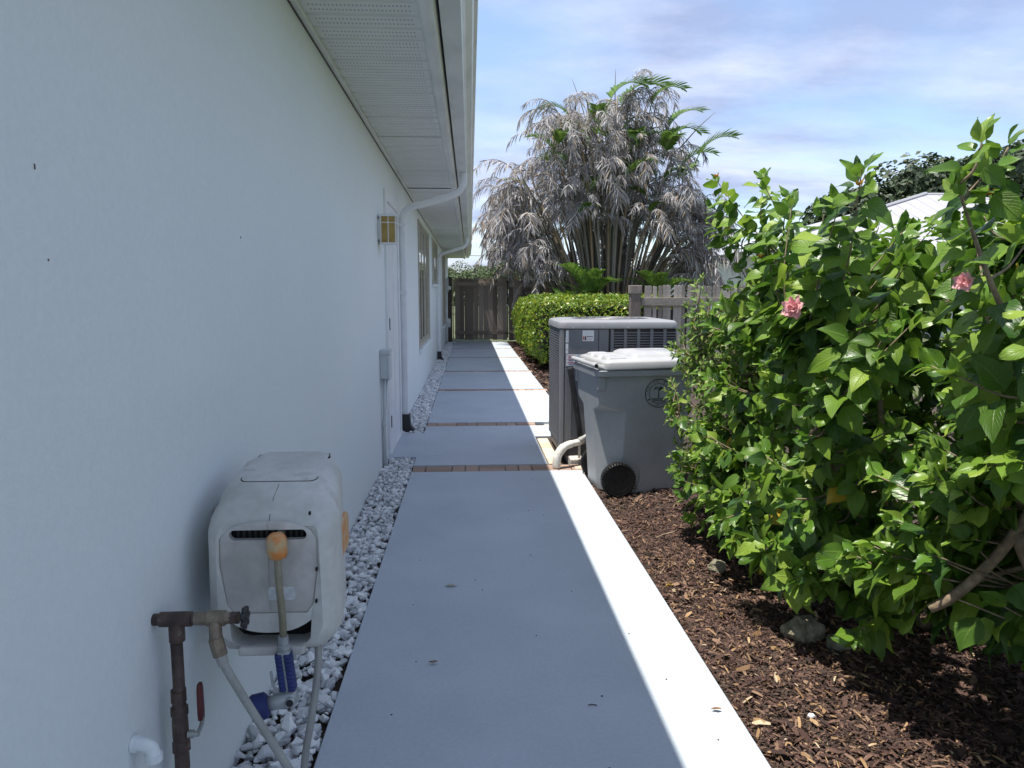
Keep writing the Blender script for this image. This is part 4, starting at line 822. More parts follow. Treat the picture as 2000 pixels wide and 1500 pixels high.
# ------------------------------------------------------------------ weathered timber: gate, end fence, side fence
m_wood = mat('weathered_timber', (0.16, 0.13, 0.108), (0.36, 0.305, 0.26), rough=0.9, by='both', lo=0.1, hi=0.9, scale=9, stretch=(4, 4, 0.35), bump=0.5, bscale=30, bdist=0.006, fine=0.25, fscale=28)
m_woodl = mat('pale_weathered_timber', (0.24, 0.21, 0.175), (0.40, 0.355, 0.305), rough=0.9, by='both', lo=0.1, hi=0.9, scale=7, stretch=(0.5, 4, 4), bump=0.5, bscale=30, bdist=0.006, fine=0.25, fscale=24)
m_wooddk = mat('dark_timber', (0.035, 0.028, 0.024), (0.075, 0.06, 0.05), rough=0.9, by='both', lo=0.1, hi=0.9, scale=9, stretch=(4, 4, 0.4), bump=0.5, bscale=30, bdist=0.006, fine=0.2, fscale=28)  # darker timber colour for the gate post and picket fence backing
def board_mesh(name, w, h, t, dog=0.0):
    p = [(-w / 2, 0), (w / 2, 0), (w / 2, h - dog), (w / 2 - dog * .8, h), (-w / 2 + dog * .8, h), (-w / 2, h - dog)] if dog else [(-w / 2, 0), (w / 2, 0), (w / 2, h), (-w / 2, h)]
    return MB().prism(p, 'y', -t / 2, t / 2).mesh(name)
def boards(par, xa, xb, y, z0, h, w, gap, dog, m, yaw=0.0, tops=None):
    me = board_mesh('board', w, h, 0.018, dog); me.materials.append(m)
    n = int(round((xb - xa) / (w + gap))); pitch = (xb - xa) / n
    for i in range(n):
        o = bpy.data.objects.new('board', me); COL.objects.link(o); o.location = (xa + pitch * (i + .5) + random.uniform(-.004, .004), y + random.uniform(-.004, .004), z0 + random.uniform(-.012, .012))
        o.rotation_euler = (random.uniform(-.004, .004), random.uniform(-.007, .007), random.uniform(-.03, .03)); put(o, par)
GY = 21.55
gate = thing('timber_gate', (0.3, GY, 0), 'weathered grey board gate closing the far end of the walkway', 'gate')
boards(gate, -0.44, 1.07, GY, 0.05, 1.75, 0.134, 0.002, 0.0, m_wood)
for z, nm in ((1.60, 'rail'), (0.20, 'rail')):
    MB().box(-0.44, 1.06, GY - 0.055, GY - 0.012, z, z + 0.10).obj(nm, m_wood if z > 1 else m_wood, gate, bevel=0.004)
MB().tube([(1.085, GY - 0.02, 0.10), (1.085, GY - 0.02, 1.72)], 0.016, 8).obj('latch_post', m_darkmetal, gate)
MB().box(1.02, 1.15, GY - 0.075, GY - 0.056, 1.70, 1.735).obj('hinge', m_darkmetal, gate, bevel=0.004)
MB().box(1.02, 1.15, GY - 0.075, GY - 0.056, 0.22, 0.25).obj('hinge', m_darkmetal, gate, bevel=0.004)
MB().box(1.03, 1.10, GY - 0.06, GY - 0.035, 1.02, 1.06).obj('latch', m_steel, gate, bevel=0.004)
jf = thing('gate_post', (-0.56, GY, 0), 'dark timber post between the house wall and the gate', 'post')
MB().box(-0.64, -0.52, GY - 0.06, GY + 0.06, -0.05, 1.83).obj('post', m_wooddk, jf, bevel=0.006); MB().box(-0.505, -0.475, GY - 0.02, GY + 0.02, 0.0, 1.80).obj('stop', m_paver, jf, bevel=0.003)
ef = thing('board_fence', (1.5, GY, 0), 'short weathered board fence beside the gate behind the clipped hedge', 'fence')
boards(ef, 1.12, 2.15, GY, 0.02, 1.74, 0.132, 0.002, 0.0, m_wood)
for z in (1.56, 0.22): MB().box(1.12, 2.15, GY - 0.055, GY - 0.012, z, z + 0.10).obj('rail', m_woodl, ef, bevel=0.004)
MB().box(2.15, 2.25, GY - 0.05, GY + 0.05, -0.05, 1.78).obj('post', m_wood, ef, bevel=0.005)
sf = thing('picket_fence', (3.8, 12.4, 0), 'weathered grey picket fence with rounded tops behind the air conditioner', 'fence')
FY = 12.4
me_p = board_mesh('picket', 0.066, 1.45, 0.02, 0.018); me_p.materials.append(m_woodl)
for i in range(46):
    o = bpy.data.objects.new('picket', me_p); COL.objects.link(o); o.location = (2.93 + i * 0.0835, FY + random.uniform(-.003, .003), 0.05 + random.uniform(-.012, .012)); o.rotation_euler = (0, random.uniform(-.02, .02), random.uniform(-.05, .05)); put(o, sf)
for z in (1.16, 0.30): MB().box(2.86, 6.8, FY - 0.055, FY - 0.012, z, z + 0.135).obj('rail', m_woodl, sf, bevel=0.005)
for x in (2.76, 6.75):
    p_ = MB().box(x - 0.085, x + 0.085, FY - 0.09, FY + 0.08, -0.05, 1.36).obj('post', m_wood, sf, bevel=0.006)
    MB().box(x - 0.10, x + 0.10, FY - 0.10, FY + 0.09, 1.361, 1.50).obj('post_cap', m_wood, p_, bevel=0.008)
MB().box(2.9, 6.8, FY + 0.014, FY + 0.03, 0.1, 1.10).obj('backing', m_wooddk, sf)

# ------------------------------------------------------------------ leaves
def leaf_arrays(L=1.0, Wd=0.62, droop=0.25, fold=0.25, tooth=0.03, seed=0, nL=7, tip=1.0, wav=0.03):
    """ovate leaf: petiole at origin, along +X, face +Z"""
    r = np.random.default_rng(seed); V = []; U = []
    for i in range(nL + 1):
        t = i / nL; w = Wd * 0.5 * (math.sin(math.pi * min(1, t ** 0.72)) ** 0.85) * (1.02 - 0.25 * t)
        if i == 0: w = 0.02
        if i == nL: w = 0.004
        for j, s in enumerate((-1, -0.5, 0, 0.5, 1)):
            ww = w * (1 + (tooth * r.uniform(-1, 1) * 3 if abs(s) == 1 and 0 < i < nL else 0))
            y = s * ww; z = -droop * t * t + abs(s) * ww * fold + wav * math.sin(6 * t + 2 * s + seed) * abs(s) * (t > 0)
            V.append((t * L, y, z)); U.append((0.5 + s * 0.5, t))
    F = [(i * 5 + j, i * 5 + j + 1, (i + 1) * 5 + j + 1, (i + 1) * 5 + j) for i in range(nL) for j in range(4)]
    return np.array(V), np.array(F), np.array(U)
m_hib = leaf_mat('hibiscus_leaf', (0.07, 0.155, 0.016), (0.185, 0.32, 0.03), (0.32, 0.45, 0.06), vein=(0.30, 0.44, 0.10), transl=0.40, rough=0.42)
m_hibdk = leaf_mat('hibiscus_leaf_dark', (0.03, 0.085, 0.013), (0.075, 0.165, 0.02), (0.12, 0.22, 0.03), vein=(0.12, 0.2, 0.06), transl=0.22, rough=0.36)
m_yel = leaf_mat('yellow_leaf', (0.45, 0.30, 0.02), (0.55, 0.38, 0.04), (0.5, 0.42, 0.05), vein=(0.5, 0.45, 0.1))
m_young = leaf_mat('young_leaf', (0.10, 0.22, 0.02), (0.18, 0.31, 0.035), (0.25, 0.37, 0.055), vein=(0.25, 0.36, 0.1), transl=0.34, rough=0.34)
m_bark = mat('shrub_bark', (0.16, 0.115, 0.075), (0.30, 0.23, 0.15), rough=0.85, scale=24, bump=0.4, bscale=90, bdist=0.003, fine=0.2, fscale=60)
m_petal = mat('pink_petal', (0.76, 0.34, 0.36), (0.88, 0.56, 0.55), rough=0.6, scale=18, transl=0.35)
m_bud = mat('orange_bud', (0.55, 0.22, 0.03), (0.65, 0.4, 0.06), rough=0.6, scale=20, transl=0.2)
HL = [leaf_arrays(droop=d, fold=f, seed=i, wav=w, Wd=wd) for i, (d, f, w, wd) in enumerate(((.10, .20, .05, .76), (.25, .28, .06, .70), (.38, .15, .07, .74), (.18, .35, .06, .66), (.05, .10, .08, .78), (.50, .25, .05, .72), (.30, .05, .09, .80)))]
def leaf_mesh_set(arr, m, name='leaf'):
    out = []
    for V, F, U in arr:
        me = fast_mesh(name, V, F, U, True); me.materials.append(m); out.append(me)
    return out
def frame_from(d, n):
    d = d / np.linalg.norm(d); n = n - d * n.dot(d); n = n / (np.linalg.norm(n) + 1e-9); s = np.cross(n, d); return np.stack([d, s, n], 1)
CAMP = np.array([0, 0, 1.35])
def in_view(p):
    f = np.array([math.sin(R(3.213)) * math.cos(R(6.882)), math.cos(R(3.213)) * math.cos(R(6.882)), -math.sin(R(6.882))]); r = np.array([math.cos(R(3.213)), -math.sin(R(3.213)), 0]); u = np.cross(r, f)
    d = p - CAMP; w = d @ f
    return w > 0.3 and abs(d @ r / w) < 0.72 and abs(d @ u / w) < 0.54
CLEAR = [np.array(q) for q in ((1.355, 2.015, .44), (1.40, 2.0, .475), (1.43, 1.985, .515), (1.46, 1.97, .56), (1.49, 1.95, .62), (1.52, 1.93, .69), (1.50, 1.98, .545))] + [np.array((1.15, 2.597, 1.302)), np.array((1.215, 1.78, 1.38))]
def shrub(name, label, group, base, tips, seed, leaf_len, arr, mats, nstem=7, spacing=0.034, n_single=280, bare=0.32, stemr=0.013, rosette=6, leafz=0.5, extra=None, up=0.75, rad=1.0):
    """stems fork from the base to the tips; leaves sit spirally along the outer length of each twig"""
    r = np.random.default_rng(seed); base = np.array(base, float)
    root = thing(name, tuple(base), label, 'shrub', group)
    trunk = MB(); cen = np.mean(tips, 0); knots = []
    tips = [np.array(t, float) for t in tips]
    # main stems to cluster centres
    idx = r.permutation(len(tips)); heads = [tips[i] for i in idx[:nstem]]
    leaves = []
    for h in heads:
        mid = base + (h - base) * 0.5 + np.array([r.normal() * .06, r.normal() * .06, 0.10]); b0 = base + np.array([r.normal() * .06, r.normal() * .06, -0.05])
        P = [np.array(p) for p in bez(b0, mid, base + (h - base) * 0.8 + np.array([0, 0, 0.04]), h, n=6)]
        trunk.tube(P, list(np.linspace(stemr * r.uniform(.8, 1.3), 0.003, len(P))), 6); knots.append(P)
    for ti, tp in enumerate(tips):
        if any(np.allclose(tp, h) for h in heads): P = [k for k in knots if np.allclose(np.array(k[-1]), tp)][0]
        else:
            best = min(((np.linalg.norm(q - tp) + 0.5 * max(0, q[2] - tp[2] + 0.15), ki, qi) for ki, k in enumerate(knots) for qi, q in enumerate(k) if qi > 3), key=lambda t: t[0]); a = knots[best[1]][best[2]]
            m_ = (a + tp) / 2 + np.array([r.normal() * .03, r.normal() * .03, -0.02])
            P = [np.array(p) for p in bez(a, m_, tp, n=7)]; trunk.tube(P, list(np.linspace(0.005, 0.002, len(P))), 5)
        # arc-length walk from the tip down
        seg = [np.linalg.norm(P[i + 1] - P[i]) for i in range(len(P) - 1)]; Ltot = sum(seg); reach = min(Ltot * (1 - bare), 0.75); s = 0.0; ang = r.uniform(0, 6.28); k = 0
        while s < reach:
            s0_ = s
            d = s; i = len(seg) - 1
            while i > 0 and d > seg[i]: d -= seg[i]; i -= 1
            ax = (P[i + 1] - P[i]) / (seg[i] + 1e-9); pos = P[i + 1] - ax * min(d, seg[i])
            if pos[2] > base[2] + 0.07:
                ang += 2.4 + r.normal() * .3; e1 = np.cross(ax, [0.3, 0.5, 0.81]); e1 /= np.linalg.norm(e1); e2 = np.cross(ax, e1); out = e1 * math.cos(ang) + e2 * math.sin(ang)
                young = s < 0.05
                ow = (pos - cen) * np.array([1, 1, .25]); ow /= np.linalg.norm(ow) + 1e-6
                dirv = out * 0.8 + ax * (0.9 if young else 0.2) + ow * 0.45 + np.array([0, 0, -0.5 if not young else 0.1]) + r.normal(size=3) * .18
                nrm = np.array([0, 0, up]) + 0.75 * ow + r.normal(size=3) * .30 + np.array([-0.2, -0.15, 0])
                size = leaf_len * (0.45 + 0.55 * min(1, s / 0.10)) * r.uniform(0.75, 1.25)
                pet = 0.25 * size
                M3 = frame_from(dirv, nrm) * size; cpt = pos + M3[:, 0] * .6
                hide = False
                for fc in CLEAR:
                    tv = CAMP - fc; tv /= np.linalg.norm(tv); q_ = float((cpt - fc) @ tv)
                    if -0.03 < q_ < 0.6 and np.linalg.norm(cpt - fc - tv * q_) < 0.062: hide = True
                if not hide: leaves.append((pos + M3[:, 0] / size * pet, M3, 1 if (young and r.random() < .8) else (0 if r.random() < .75 else 2), pos))
            s += spacing * (0.45 if s < 0.06 else 1.0) * r.uniform(.7, 1.3); k += 1
    if extra: extra(trunk, leaves, r)
    trunk.obj('stems', m_bark, root, smooth=True)
    vis = [(np.linalg.norm(l[0] - CAMP) / np.linalg.norm(l[1][:, 0]), i) for i, l in enumerate(leaves) if in_view(l[0])]
    vis.sort(); chosen = set(i for _, i in vis[:n_single])
    meshes = [leaf_mesh_set(arr, m) for m in mats]
    acc = [([], [], [], 0) for m in mats]; acc = [dict(v=[], f=[], u=[], o=0) for m in mats]
    for i, (p, M3, mi, _) in enumerate(leaves):
        mi = min(mi, len(mats) - 1)
        if mi < 3 and r.random() < 0.003 and len(mats) > 3: mi = 3
        k = int(r.integers(len(arr)))
        if i in chosen:
            o = bpy.data.objects.new('leaf', meshes[mi][k]); COL.objects.link(o)
            mw = Matrix.Identity(4); 
            for a in range(3):
                for b_ in range(3): mw[a][b_] = M3[a, b_]
                mw[a][3] = p[a] - base[a]
            o.parent = root; o.matrix_local = mw
        else:
            V, F, U = arr[k]; a = acc[mi]; a['v'].append(V @ M3.T + p); a['f'].append(F + a['o']); a['u'].append(U); a['o'] += len(V)
    for mi, a in enumerate(acc):
        if a['v']: stuff(link('foliage', fast_mesh('foliage', np.vstack(a['v']), np.vstack(a['f']), np.vstack(a['u']), True), mats[mi], root))
    return root, len(leaves)
def flower(par, c, s, face, seed):
    r = np.random.default_rng(seed); c = np.array(c); 
    fl = None
    for q in range(13):
        a = 2.4 * q; lay = 0.25 + 0.75 * (q / 12); d = np.array([math.cos(a) * lay, math.sin(a) * lay, 0.75 - 0.6 * lay])
        Fm = frame_from(np.array(face, float), np.array([0, 0, 1.0])); d = Fm[:, 1] * d[0] + Fm[:, 2] * d[1] + Fm[:, 0] * d[2]
        V, F, U = leaf_arrays(Wd=0.95, droop=-0.2 + .3 * lay, fold=-0.2, tooth=.05, seed=seed + q, wav=.14)
        V = V * np.array([1, 1, 1]); M3 = frame_from(d, np.array(face) + r.normal(size=3) * .4) * s * (0.6 + .4 * lay)
        me = fast_mesh('petal', V @ M3.T + c, F, U, True)
        if fl is None: fl = link('flower', me, m_petal, par)
        else: link('petal', me, m_petal, fl)
    return fl
r0 = np.random.default_rng(3)
def canopy_tips(n, c, rad, zlo, zhi, seed, xmin=1.16, peaks=()):
    """tips over the surface of a clump: mostly its outer shell"""
    r = np.random.default_rng(seed); T = []
    while len(T) < n:
        u = r.normal(size=3); u /= np.linalg.norm(u)
        k = r.uniform(0.55, 1.0) ** 0.5
        p = np.array([c[0] + rad[0] * u[0] * k, c[1] + rad[1] * u[1] * k, (zlo + zhi) / 2 + (zhi - zlo) / 2 * u[2] * k])
        if p[0] < xmin + r.uniform(0, .10): p[0] = xmin + r.uniform(0.0, .14)
        if p[2] < zlo: continue
        T.append(p)
    T += [np.array(p) for p in peaks]; return T
HG = 'flowering shrubs along the walkway'
HM = [m_hib, m_young, m_hibdk, m_yel]
def big_branch(trunk, leaves, r):
    trunk.tube(bez((1.345, 2.02, 0.43), (1.40, 2.0, 0.475), (1.46, 1.97, 0.56), (1.52, 1.93, 0.69), (1.62, 1.88, 0.95), n=6), [0.014, 0.0145] + [0.016] * 20 + [0.012] * 3, 8)
    trunk.tube(bez((1.40, 2.0, 0.49), (1.50, 1.98, 0.545), (1.62, 1.93, 0.60), n=5), 0.008, 7)
    trunk.tube(bez((1.46, 2.33, 0.52), (1.52, 2.3, 0.60), (1.6, 2.2, 0.8), n=5), 0.011, 7)
    trunk.tube(bez((1.52, 1.93, 0.69), (1.7, 1.9, 0.3), (1.85, 1.85, -0.05), n=6), 0.02, 8)
pk1 = [(1.25, 1.80, 1.73), (1.22, 1.84, 1.62), (1.36, 1.86, 1.72), (1.30, 1.84, 1.66)]
pk2 = [(1.28, 2.42, 1.76), (1.24, 2.48, 1.66), (1.36, 2.55, 1.76), (1.32, 2.75, 1.66), (1.30, 3.0, 1.70), (1.22, 3.05, 1.56)]
pk3 = [(1.29, 3.93, 1.95), (1.27, 3.9, 1.80), (1.36, 3.45, 1.86), (1.42, 3.6, 1.92), (1.40, 3.28, 1.78), (1.34, 4.05, 1.72)]
pk1 += [(r0.uniform(1.48, 1.8), r0.uniform(2.05, 2.45), r0.uniform(1.5, 1.6)) for _ in range(16)]
low1 = [(r0.uniform(1.22, 1.55), r0.uniform(1.85, 2.35), r0.uniform(.42, .90)) for _ in range(24)] + [(1.30, 1.95, 0.62), (1.28, 2.12, 0.56), (1.42, 1.85, 0.52), (1.25, 2.3, 0.50), (1.32, 2.45, 0.46)]
low2 = [(r0.uniform(1.13, 1.4), r0.uniform(2.3, 3.1), r0.uniform(.16, .75)) for _ in range(34)] + [(1.18, 2.5, 0.55), (1.2, 2.75, 0.40), (1.16, 3.0, 0.36), (1.24, 2.6, 0.34), (1.16, 2.9, 0.62)]
low3 = [(r0.uniform(1.12, 1.35), r0.uniform(3.1, 4.2), r0.uniform(.12, .70)) for _ in range(34)] + [(1.15, 3.3, 0.30), (1.16, 3.6, 0.36), (1.15, 3.9, 0.34), (1.2, 3.45, 0.22), (1.18, 4.1, 0.42)]
s1, n1_ = shrub('hibiscus_shrub', 'big leaved green flowering shrub nearest the camera with a bare tan branch low down', HG, (1.85, 1.80, -0.02), canopy_tips(165, (1.95, 1.75), (0.80, 0.66), 0.36, 1.67, 31, peaks=pk1 + low1), 41, 0.106, HL, HM, nstem=9, extra=big_branch, spacing=0.024, bare=.2)
s2, n2_ = shrub('hibiscus_shrub', 'middle green flowering shrub of the row with one ruffled pink flower low on its side', HG, (1.85, 2.85, -0.02), canopy_tips(180, (1.95, 2.75), (0.82, 0.72), 0.28, 1.71, 32, peaks=pk2 + low2), 42, 0.102, HL, HM, nstem=9, spacing=0.024, bare=.2)
s3, n3_ = shrub('hibiscus_shrub', 'farthest green flowering shrub of the row, tall shoots with an orange bud on top', HG, (1.80, 3.75, -0.02), canopy_tips(165, (1.90, 3.75), (0.78, 0.66), 0.24, 1.72, 33, peaks=pk3 + low3), 43, 0.094, HL, HM, nstem=9, spacing=0.024, bare=.2)
s4, n4_ = shrub('hibiscus_shrub', 'green flowering shrub standing in a second row behind the others', HG, (2.9, 2.7, -0.02), canopy_tips(150, (2.85, 2.7), (0.75, 1.3), 0.4, 1.58, 34, xmin=2.0), 44, 0.11, HL, HM, nstem=8, n_single=60, spacing=0.03, bare=.2)
# small leaved shrub against the bin
SLA = [leaf_arrays(droop=d, fold=f, seed=20 + i, Wd=.5, wav=.04, nL=5) for i, (d, f) in enumerate(((.1, .2), (.25, .3), (.35, .15), (.05, .35)))]
m_small = leaf_mat('small_leaf', (0.10, 0.20, 0.028), (0.20, 0.32, 0.05), (0.33, 0.42, 0.10), vein=(0.2, 0.3, 0.08), transl=0.3, rough=0.35)
tp5 = canopy_tips(300, (1.58, 4.40), (0.40, 0.46), 0.16, 1.36, 35, xmin=1.17, peaks=[(1.32, 4.3, 1.42), (1.42, 4.5, 1.46), (1.32, 4.5, 1.30), (1.25, 4.55, 1.05), (1.23, 4.5, 0.6), (1.24, 4.5, 0.35)])
s5, n5_ = shrub('small_leaved_shrub', 'small leaved light green shrub leaning against the wheeled bin', None, (1.6, 4.45, -0.02), tp5, 45, 0.052, SLA, [m_small, m_small, m_hib], nstem=10, spacing=0.015, bare=0.2, stemr=0.009)
flower(s2, (1.15, 2.597, 1.302), 0.050, (-0.62, -0.75, 0.25), 70)
flower(s1, (1.215, 1.78, 1.38), 0.030, (-0.6, -0.75, 0.2), 71)
for par, c in ((s3, (1.285, 3.90, 1.955)), (s2, (1.26, 2.40, 1.70)), (s2, (1.2, 3.05, 1.50)), (s1, (1.32, 1.86, 1.60))):
    mb = MB()
    for q in range(5):
        V, F, U = leaf_arrays(Wd=.6, droop=-.3, seed=q, nL=4); a = q * 1.257; M3 = frame_from(np.array([.5 * math.cos(a), .5 * math.sin(a), 1.0]), np.array([math.cos(a), math.sin(a), 0])) * 0.024
        mb.add([tuple(x) for x in V @ M3.T + np.array(c)], [tuple(int(i) for i in f) for f in F])
    mb.obj('bud', m_bud, par, smooth=True)
# a few stones under the shrubs
m_moss = mat('mossy_rock', (0.12, 0.115, 0.07), (0.30, 0.27, 0.20), rough=0.95, scale=16, bump=0.6, bscale=50, bdist=0.01, fine=0.2, fscale=60)
for i, (x, y, z, s_, lb) in enumerate(((1.30, 2.72, 0.03, 0.085, 'larger mossy rock in the mulch below the shrubs'), (1.22, 3.50, 0.0, 0.05, 'small pale rock in the mulch below the farther shrub'), (1.40, 2.62, 0.02, 0.06, 'mossy rock half in shade right beside the larger one'), (1.09, 2.19, 0.0, 0.013, 'small white pebble on the mulch near the front'))):
    me = rock_mesh('rock', 40, s_, s_ * .8, s_ * .75, 300 + i); o = link('rock', me, m_moss if i != 3 else m_stone, None, (x, y, z)); tag(o, lb, 'rock')
    if i != 3:
        sb = o.modifiers.new('s', 'SUBSURF'); sb.levels = sb.render_levels = 2; sb.subdivision_type = 'SIMPLE'
        dm = o.modifiers.new('d', 'DISPLACE'); tx = bpy.data.textures.new('rocktex', 'CLOUDS'); tx.noise_scale = 0.03; dm.texture = tx; dm.strength = 0.02
tw = MB().tube([(1.02, 3.93, 0.012), (1.07, 3.96, 0.02), (1.13, 4.0, 0.016), (1.17, 4.04, 0.02)], [0.003, 0.004, 0.004, 0.002], 6).obj('fallen_twig', m_bark, smooth=True); tag(tw, 'pale dry twig lying on the sunlit mulch beyond the rocks', 'twig')
for x, y, lb in ((0.935, 3.28, 'yellow dead leaf on the mulch beside the path edge'), (1.02, 2.62, 'orange brown curled leaf on the sunlit mulch nearer the camera')):
    V, F, U = leaf_arrays(droop=.3, fold=.4, seed=4, wav=.1); me = fast_mesh('fallen_leaf', V * 0.042, F, U, True); o = link('fallen_leaf', me, m_yel if x < 1 else m_litter, None, (x, y, mulch_h(x, y) + 0.028)); o.rotation_euler = (.2, .1, x * 9); tag(o, lb, 'leaf')

# ------------------------------------------------------------------ clipped hedge
m_hedge = mat('hedge_leaf', (0.09, 0.18, 0.016), (0.23, 0.33, 0.03), rough=0.4, by='both', lo=0.1, hi=0.8, c3=(0.42, 0.40, 0.04), p3=0.97, scale=4, transl=0.3)
m_hcore = mat('hedge_core_dark', (0.012, 0.014, 0.008), (0.03, 0.026, 0.016), rough=0.95, scale=20)
hed = thing('clipped_hedge', (2.4, 15.4, 0), 'clipped bright green hedge beyond the air conditioner beside the path', 'hedge')
HX0, HX1, HY0, HY1, HZ = 1.12, 3.95, 12.75, 18.3, 1.24
def hedge_pts(n, seed):
    r = np.random.default_rng(seed); P = []; Nn = []
    A = [(HX1 - HX0) * (HY1 - HY0), (HY1 - HY0) * HZ, (HX1 - HX0) * HZ, (HX1 - HX0) * HZ * .4]; A = np.array(A) / sum(A)
    for f in r.choice(4, n, p=A):
        u, v = r.uniform(0, 1, 2)
        if f == 0: p = [HX0 + u * (HX1 - HX0), HY0 + v * (HY1 - HY0), HZ]; nn = [0, 0, 1]
        elif f == 1: p = [HX0, HY0 + u * (HY1 - HY0), 0.12 + v * (HZ - .12)]; nn = [-1, 0, .2]
        elif f == 2: p = [HX0 + u * (HX1 - HX0), HY0, 0.12 + v * (HZ - .12)]; nn = [0, -1, .2]
        else: p = [HX0 + u * (HX1 - HX0), HY1, 0.12 + v * (HZ - .12)]; nn = [0, 1, .2]
        p = np.array(p)
        # round the shoulders, pull the foot in, and let it bulge
        c = np.array([(HX0 + HX1) / 2, (HY0 + HY1) / 2, HZ * .5]); h = np.array([(HX1 - HX0) / 2, (HY1 - HY0) / 2, HZ * .5]); q = (p - c) / h
        ex_ = np.array([h[0] - .28, h[1] - .28, h[2] - .28]); d = (p - c); cl = np.clip(d, -ex_, ex_); rem = d - cl; ln = np.linalg.norm(rem)
        if ln > 1e-6: p = c + cl + rem / ln * min(ln, .28); nn = rem / ln
        foot = max(0, (0.45 - p[2]) / 0.45); p[0] += foot * .22 * (1 if p[0] < c[0] else -1); p[1] += foot * .18 * (1 if p[1] < c[1] else -1)
        p += np.array(nn) * (0.05 * math.sin(p[0] * 3.1 + p[1] * 2.3) + 0.035 * math.sin(p[1] * 7 + p[2] * 9) + r.normal() * .028) ; P.append(p); Nn.append(nn)
    return np.array(P), np.array(Nn, float), r
P, Nn, r = hedge_pts(26000, 9)
def leaf_cloud(P, Nn, r, size, rough_=0.7, asp=0.55, bend=0.2):
    """bent two-quad leaves at P, roughly facing Nn"""
    n = len(P); nn = Nn + r.normal(size=(n, 3)) * rough_; nn /= np.linalg.norm(nn, axis=1)[:, None]
    d = r.normal(size=(n, 3)); d -= nn * (d * nn).sum(1)[:, None]; d /= np.linalg.norm(d, axis=1)[:, None]; s = np.cross(nn, d); L = (size * r.uniform(.6, 1.35, n))[:, None]; w = L * asp
    V = np.stack([P - d * L * .5, P + s * w * .5 + nn * L * bend * .5, P - s * w * .5 + nn * L * bend * .5, P + d * L * .5 - nn * L * bend * .3], 1).reshape(-1, 3)
    b_ = (np.arange(n) * 4)[:, None]; return V, b_ + np.array([[0, 1, 3, 2]])
V, F = leaf_cloud(P, Nn, r, 0.058, 0.75)
stuff(link('foliage', fast_mesh('foliage', V, F), m_hedge, hed))
MB().prism(rect_round((HX1 - HX0) / 2 - .14, (HY1 - HY0) / 2 - .14, .25, 4, (HX0 + HX1) / 2, (HY0 + HY1) / 2), 'z', 0.28, HZ - .1).obj('dark_core', m_hcore, hed)  # solid near-black core, colour standing in for shade inside the hedge
tk = MB()
for i in range(40): x, y = random.uniform(HX0 + .2, HX1 - .2), random.uniform(HY0 + .2, HY1 - .2); tk.tube([(x, y, -0.05), (x + random.uniform(-.05, .05), y, 0.2), (x + random.uniform(-.1, .1), y, 0.5)], 0.014, 5)
tk.obj('stems', m_bark, hed)

# ------------------------------------------------------------------ palms
m_cane = mat('palm_cane', (0.15, 0.135, 0.105), (0.30, 0.275, 0.22), rough=0.8, by='both', lo=0.1, hi=0.8, c3=(0.30, 0.20, 0.10), p3=0.95, scale=5, stretch=(1, 1, 4), bump=0.3, bscale=20, fine=0.15, fscale=14)
m_dead = mat('dead_frond', (0.20, 0.182, 0.172), (0.54, 0.52, 0.505), rough=0.85, by='both', lo=0.1, hi=0.85, c3=(0.34, 0.25, 0.15), p3=0.93, scale=3, transl=0.15)
m_frond = mat('green_frond', (0.07, 0.15, 0.025), (0.17, 0.28, 0.05), rough=0.4, by='both', lo=0.1, hi=0.85, scale=3, transl=0.3)
def frond_mesh(name, L, a0, curl, nleaf, ll, dead, seed, m, wid=0.03):
    r = np.random.default_rng(seed); n = 14; P = []; p = np.array([0., 0, 0]); a = a0; side = r.normal() * .25
    for i in range(n + 1):
        P.append(p.copy()); t = i / n; a2 = a0 - curl * t ** 1.15; p = p + np.array([math.cos(a2), side * t * .5, math.sin(a2)]) * L / n
    mb = MB(); mb.tube(P, list(np.linspace(0.018, 0.003, n + 1)), 4)
    V = [np.array(mb.v)]; F = [np.array([f for f in mb.f if len(f) == 4])]; o = len(mb.v); Vs = []; Fs = []
    for i in range(nleaf):
        t = 0.16 + 0.84 * (i + r.uniform(-.3, .3)) / nleaf; t = min(max(t, 0.12), .999); q = t * n; k = min(int(q), n - 1); pos = P[k] + (P[k + 1] - P[k]) * (q - k); ax = P[k + 1] - P[k]; ax /= np.linalg.norm(ax)
        sd = np.cross(ax, [0, 0, 1.]); sd = sd / (np.linalg.norm(sd) + 1e-6) if np.linalg.norm(sd) > .1 else np.array([0, 1., 0]); up = np.cross(sd, ax)
        for sg in (-1, 1):
            if dead and r.random() < .22: continue
            ln = ll * (0.45 + 0.55 * math.sin(math.pi * (0.12 + .8 * t))) * r.uniform(.75, 1.15)
            if dead: d = sd * sg * r.uniform(.25, .9) + ax * r.uniform(.15, .9) + np.array([0, 0, -r.uniform(-.1, .8)])
            else: d = sd * sg * 0.8 + ax * 0.65 + up * 0.30
            d = d / np.linalg.norm(d); g = np.array([0, 0, -1.]) * (r.uniform(.15, 1.2) if dead else .35)
            c = [pos, pos + d * ln * .4 + g * ln * .06, pos + d * ln * .72 + g * ln * .24, pos + d * ln * .92 + g * ln * (.62 if dead else .45)]
            wv = np.cross(d, up if not dead else r.normal(size=3)); wv /= (np.linalg.norm(wv) + 1e-6); w = wid * r.uniform(.7, 1.2)
            b0 = o + len(Vs)
            for cc, ww in zip(c, (.35, 1, .8, .12)): Vs += [cc - wv * w * ww / 2, cc + wv * w * ww / 2]
            Fs += [(b0 + 2 * j, b0 + 2 * j + 1, b0 + 2 * j + 3, b0 + 2 * j + 2) for j in range(3)]
    me = fast_mesh(name, np.vstack([V[0], np.array(Vs)]), np.vstack([F[0], np.array(Fs)]), None, False); me.materials.append(m); return me
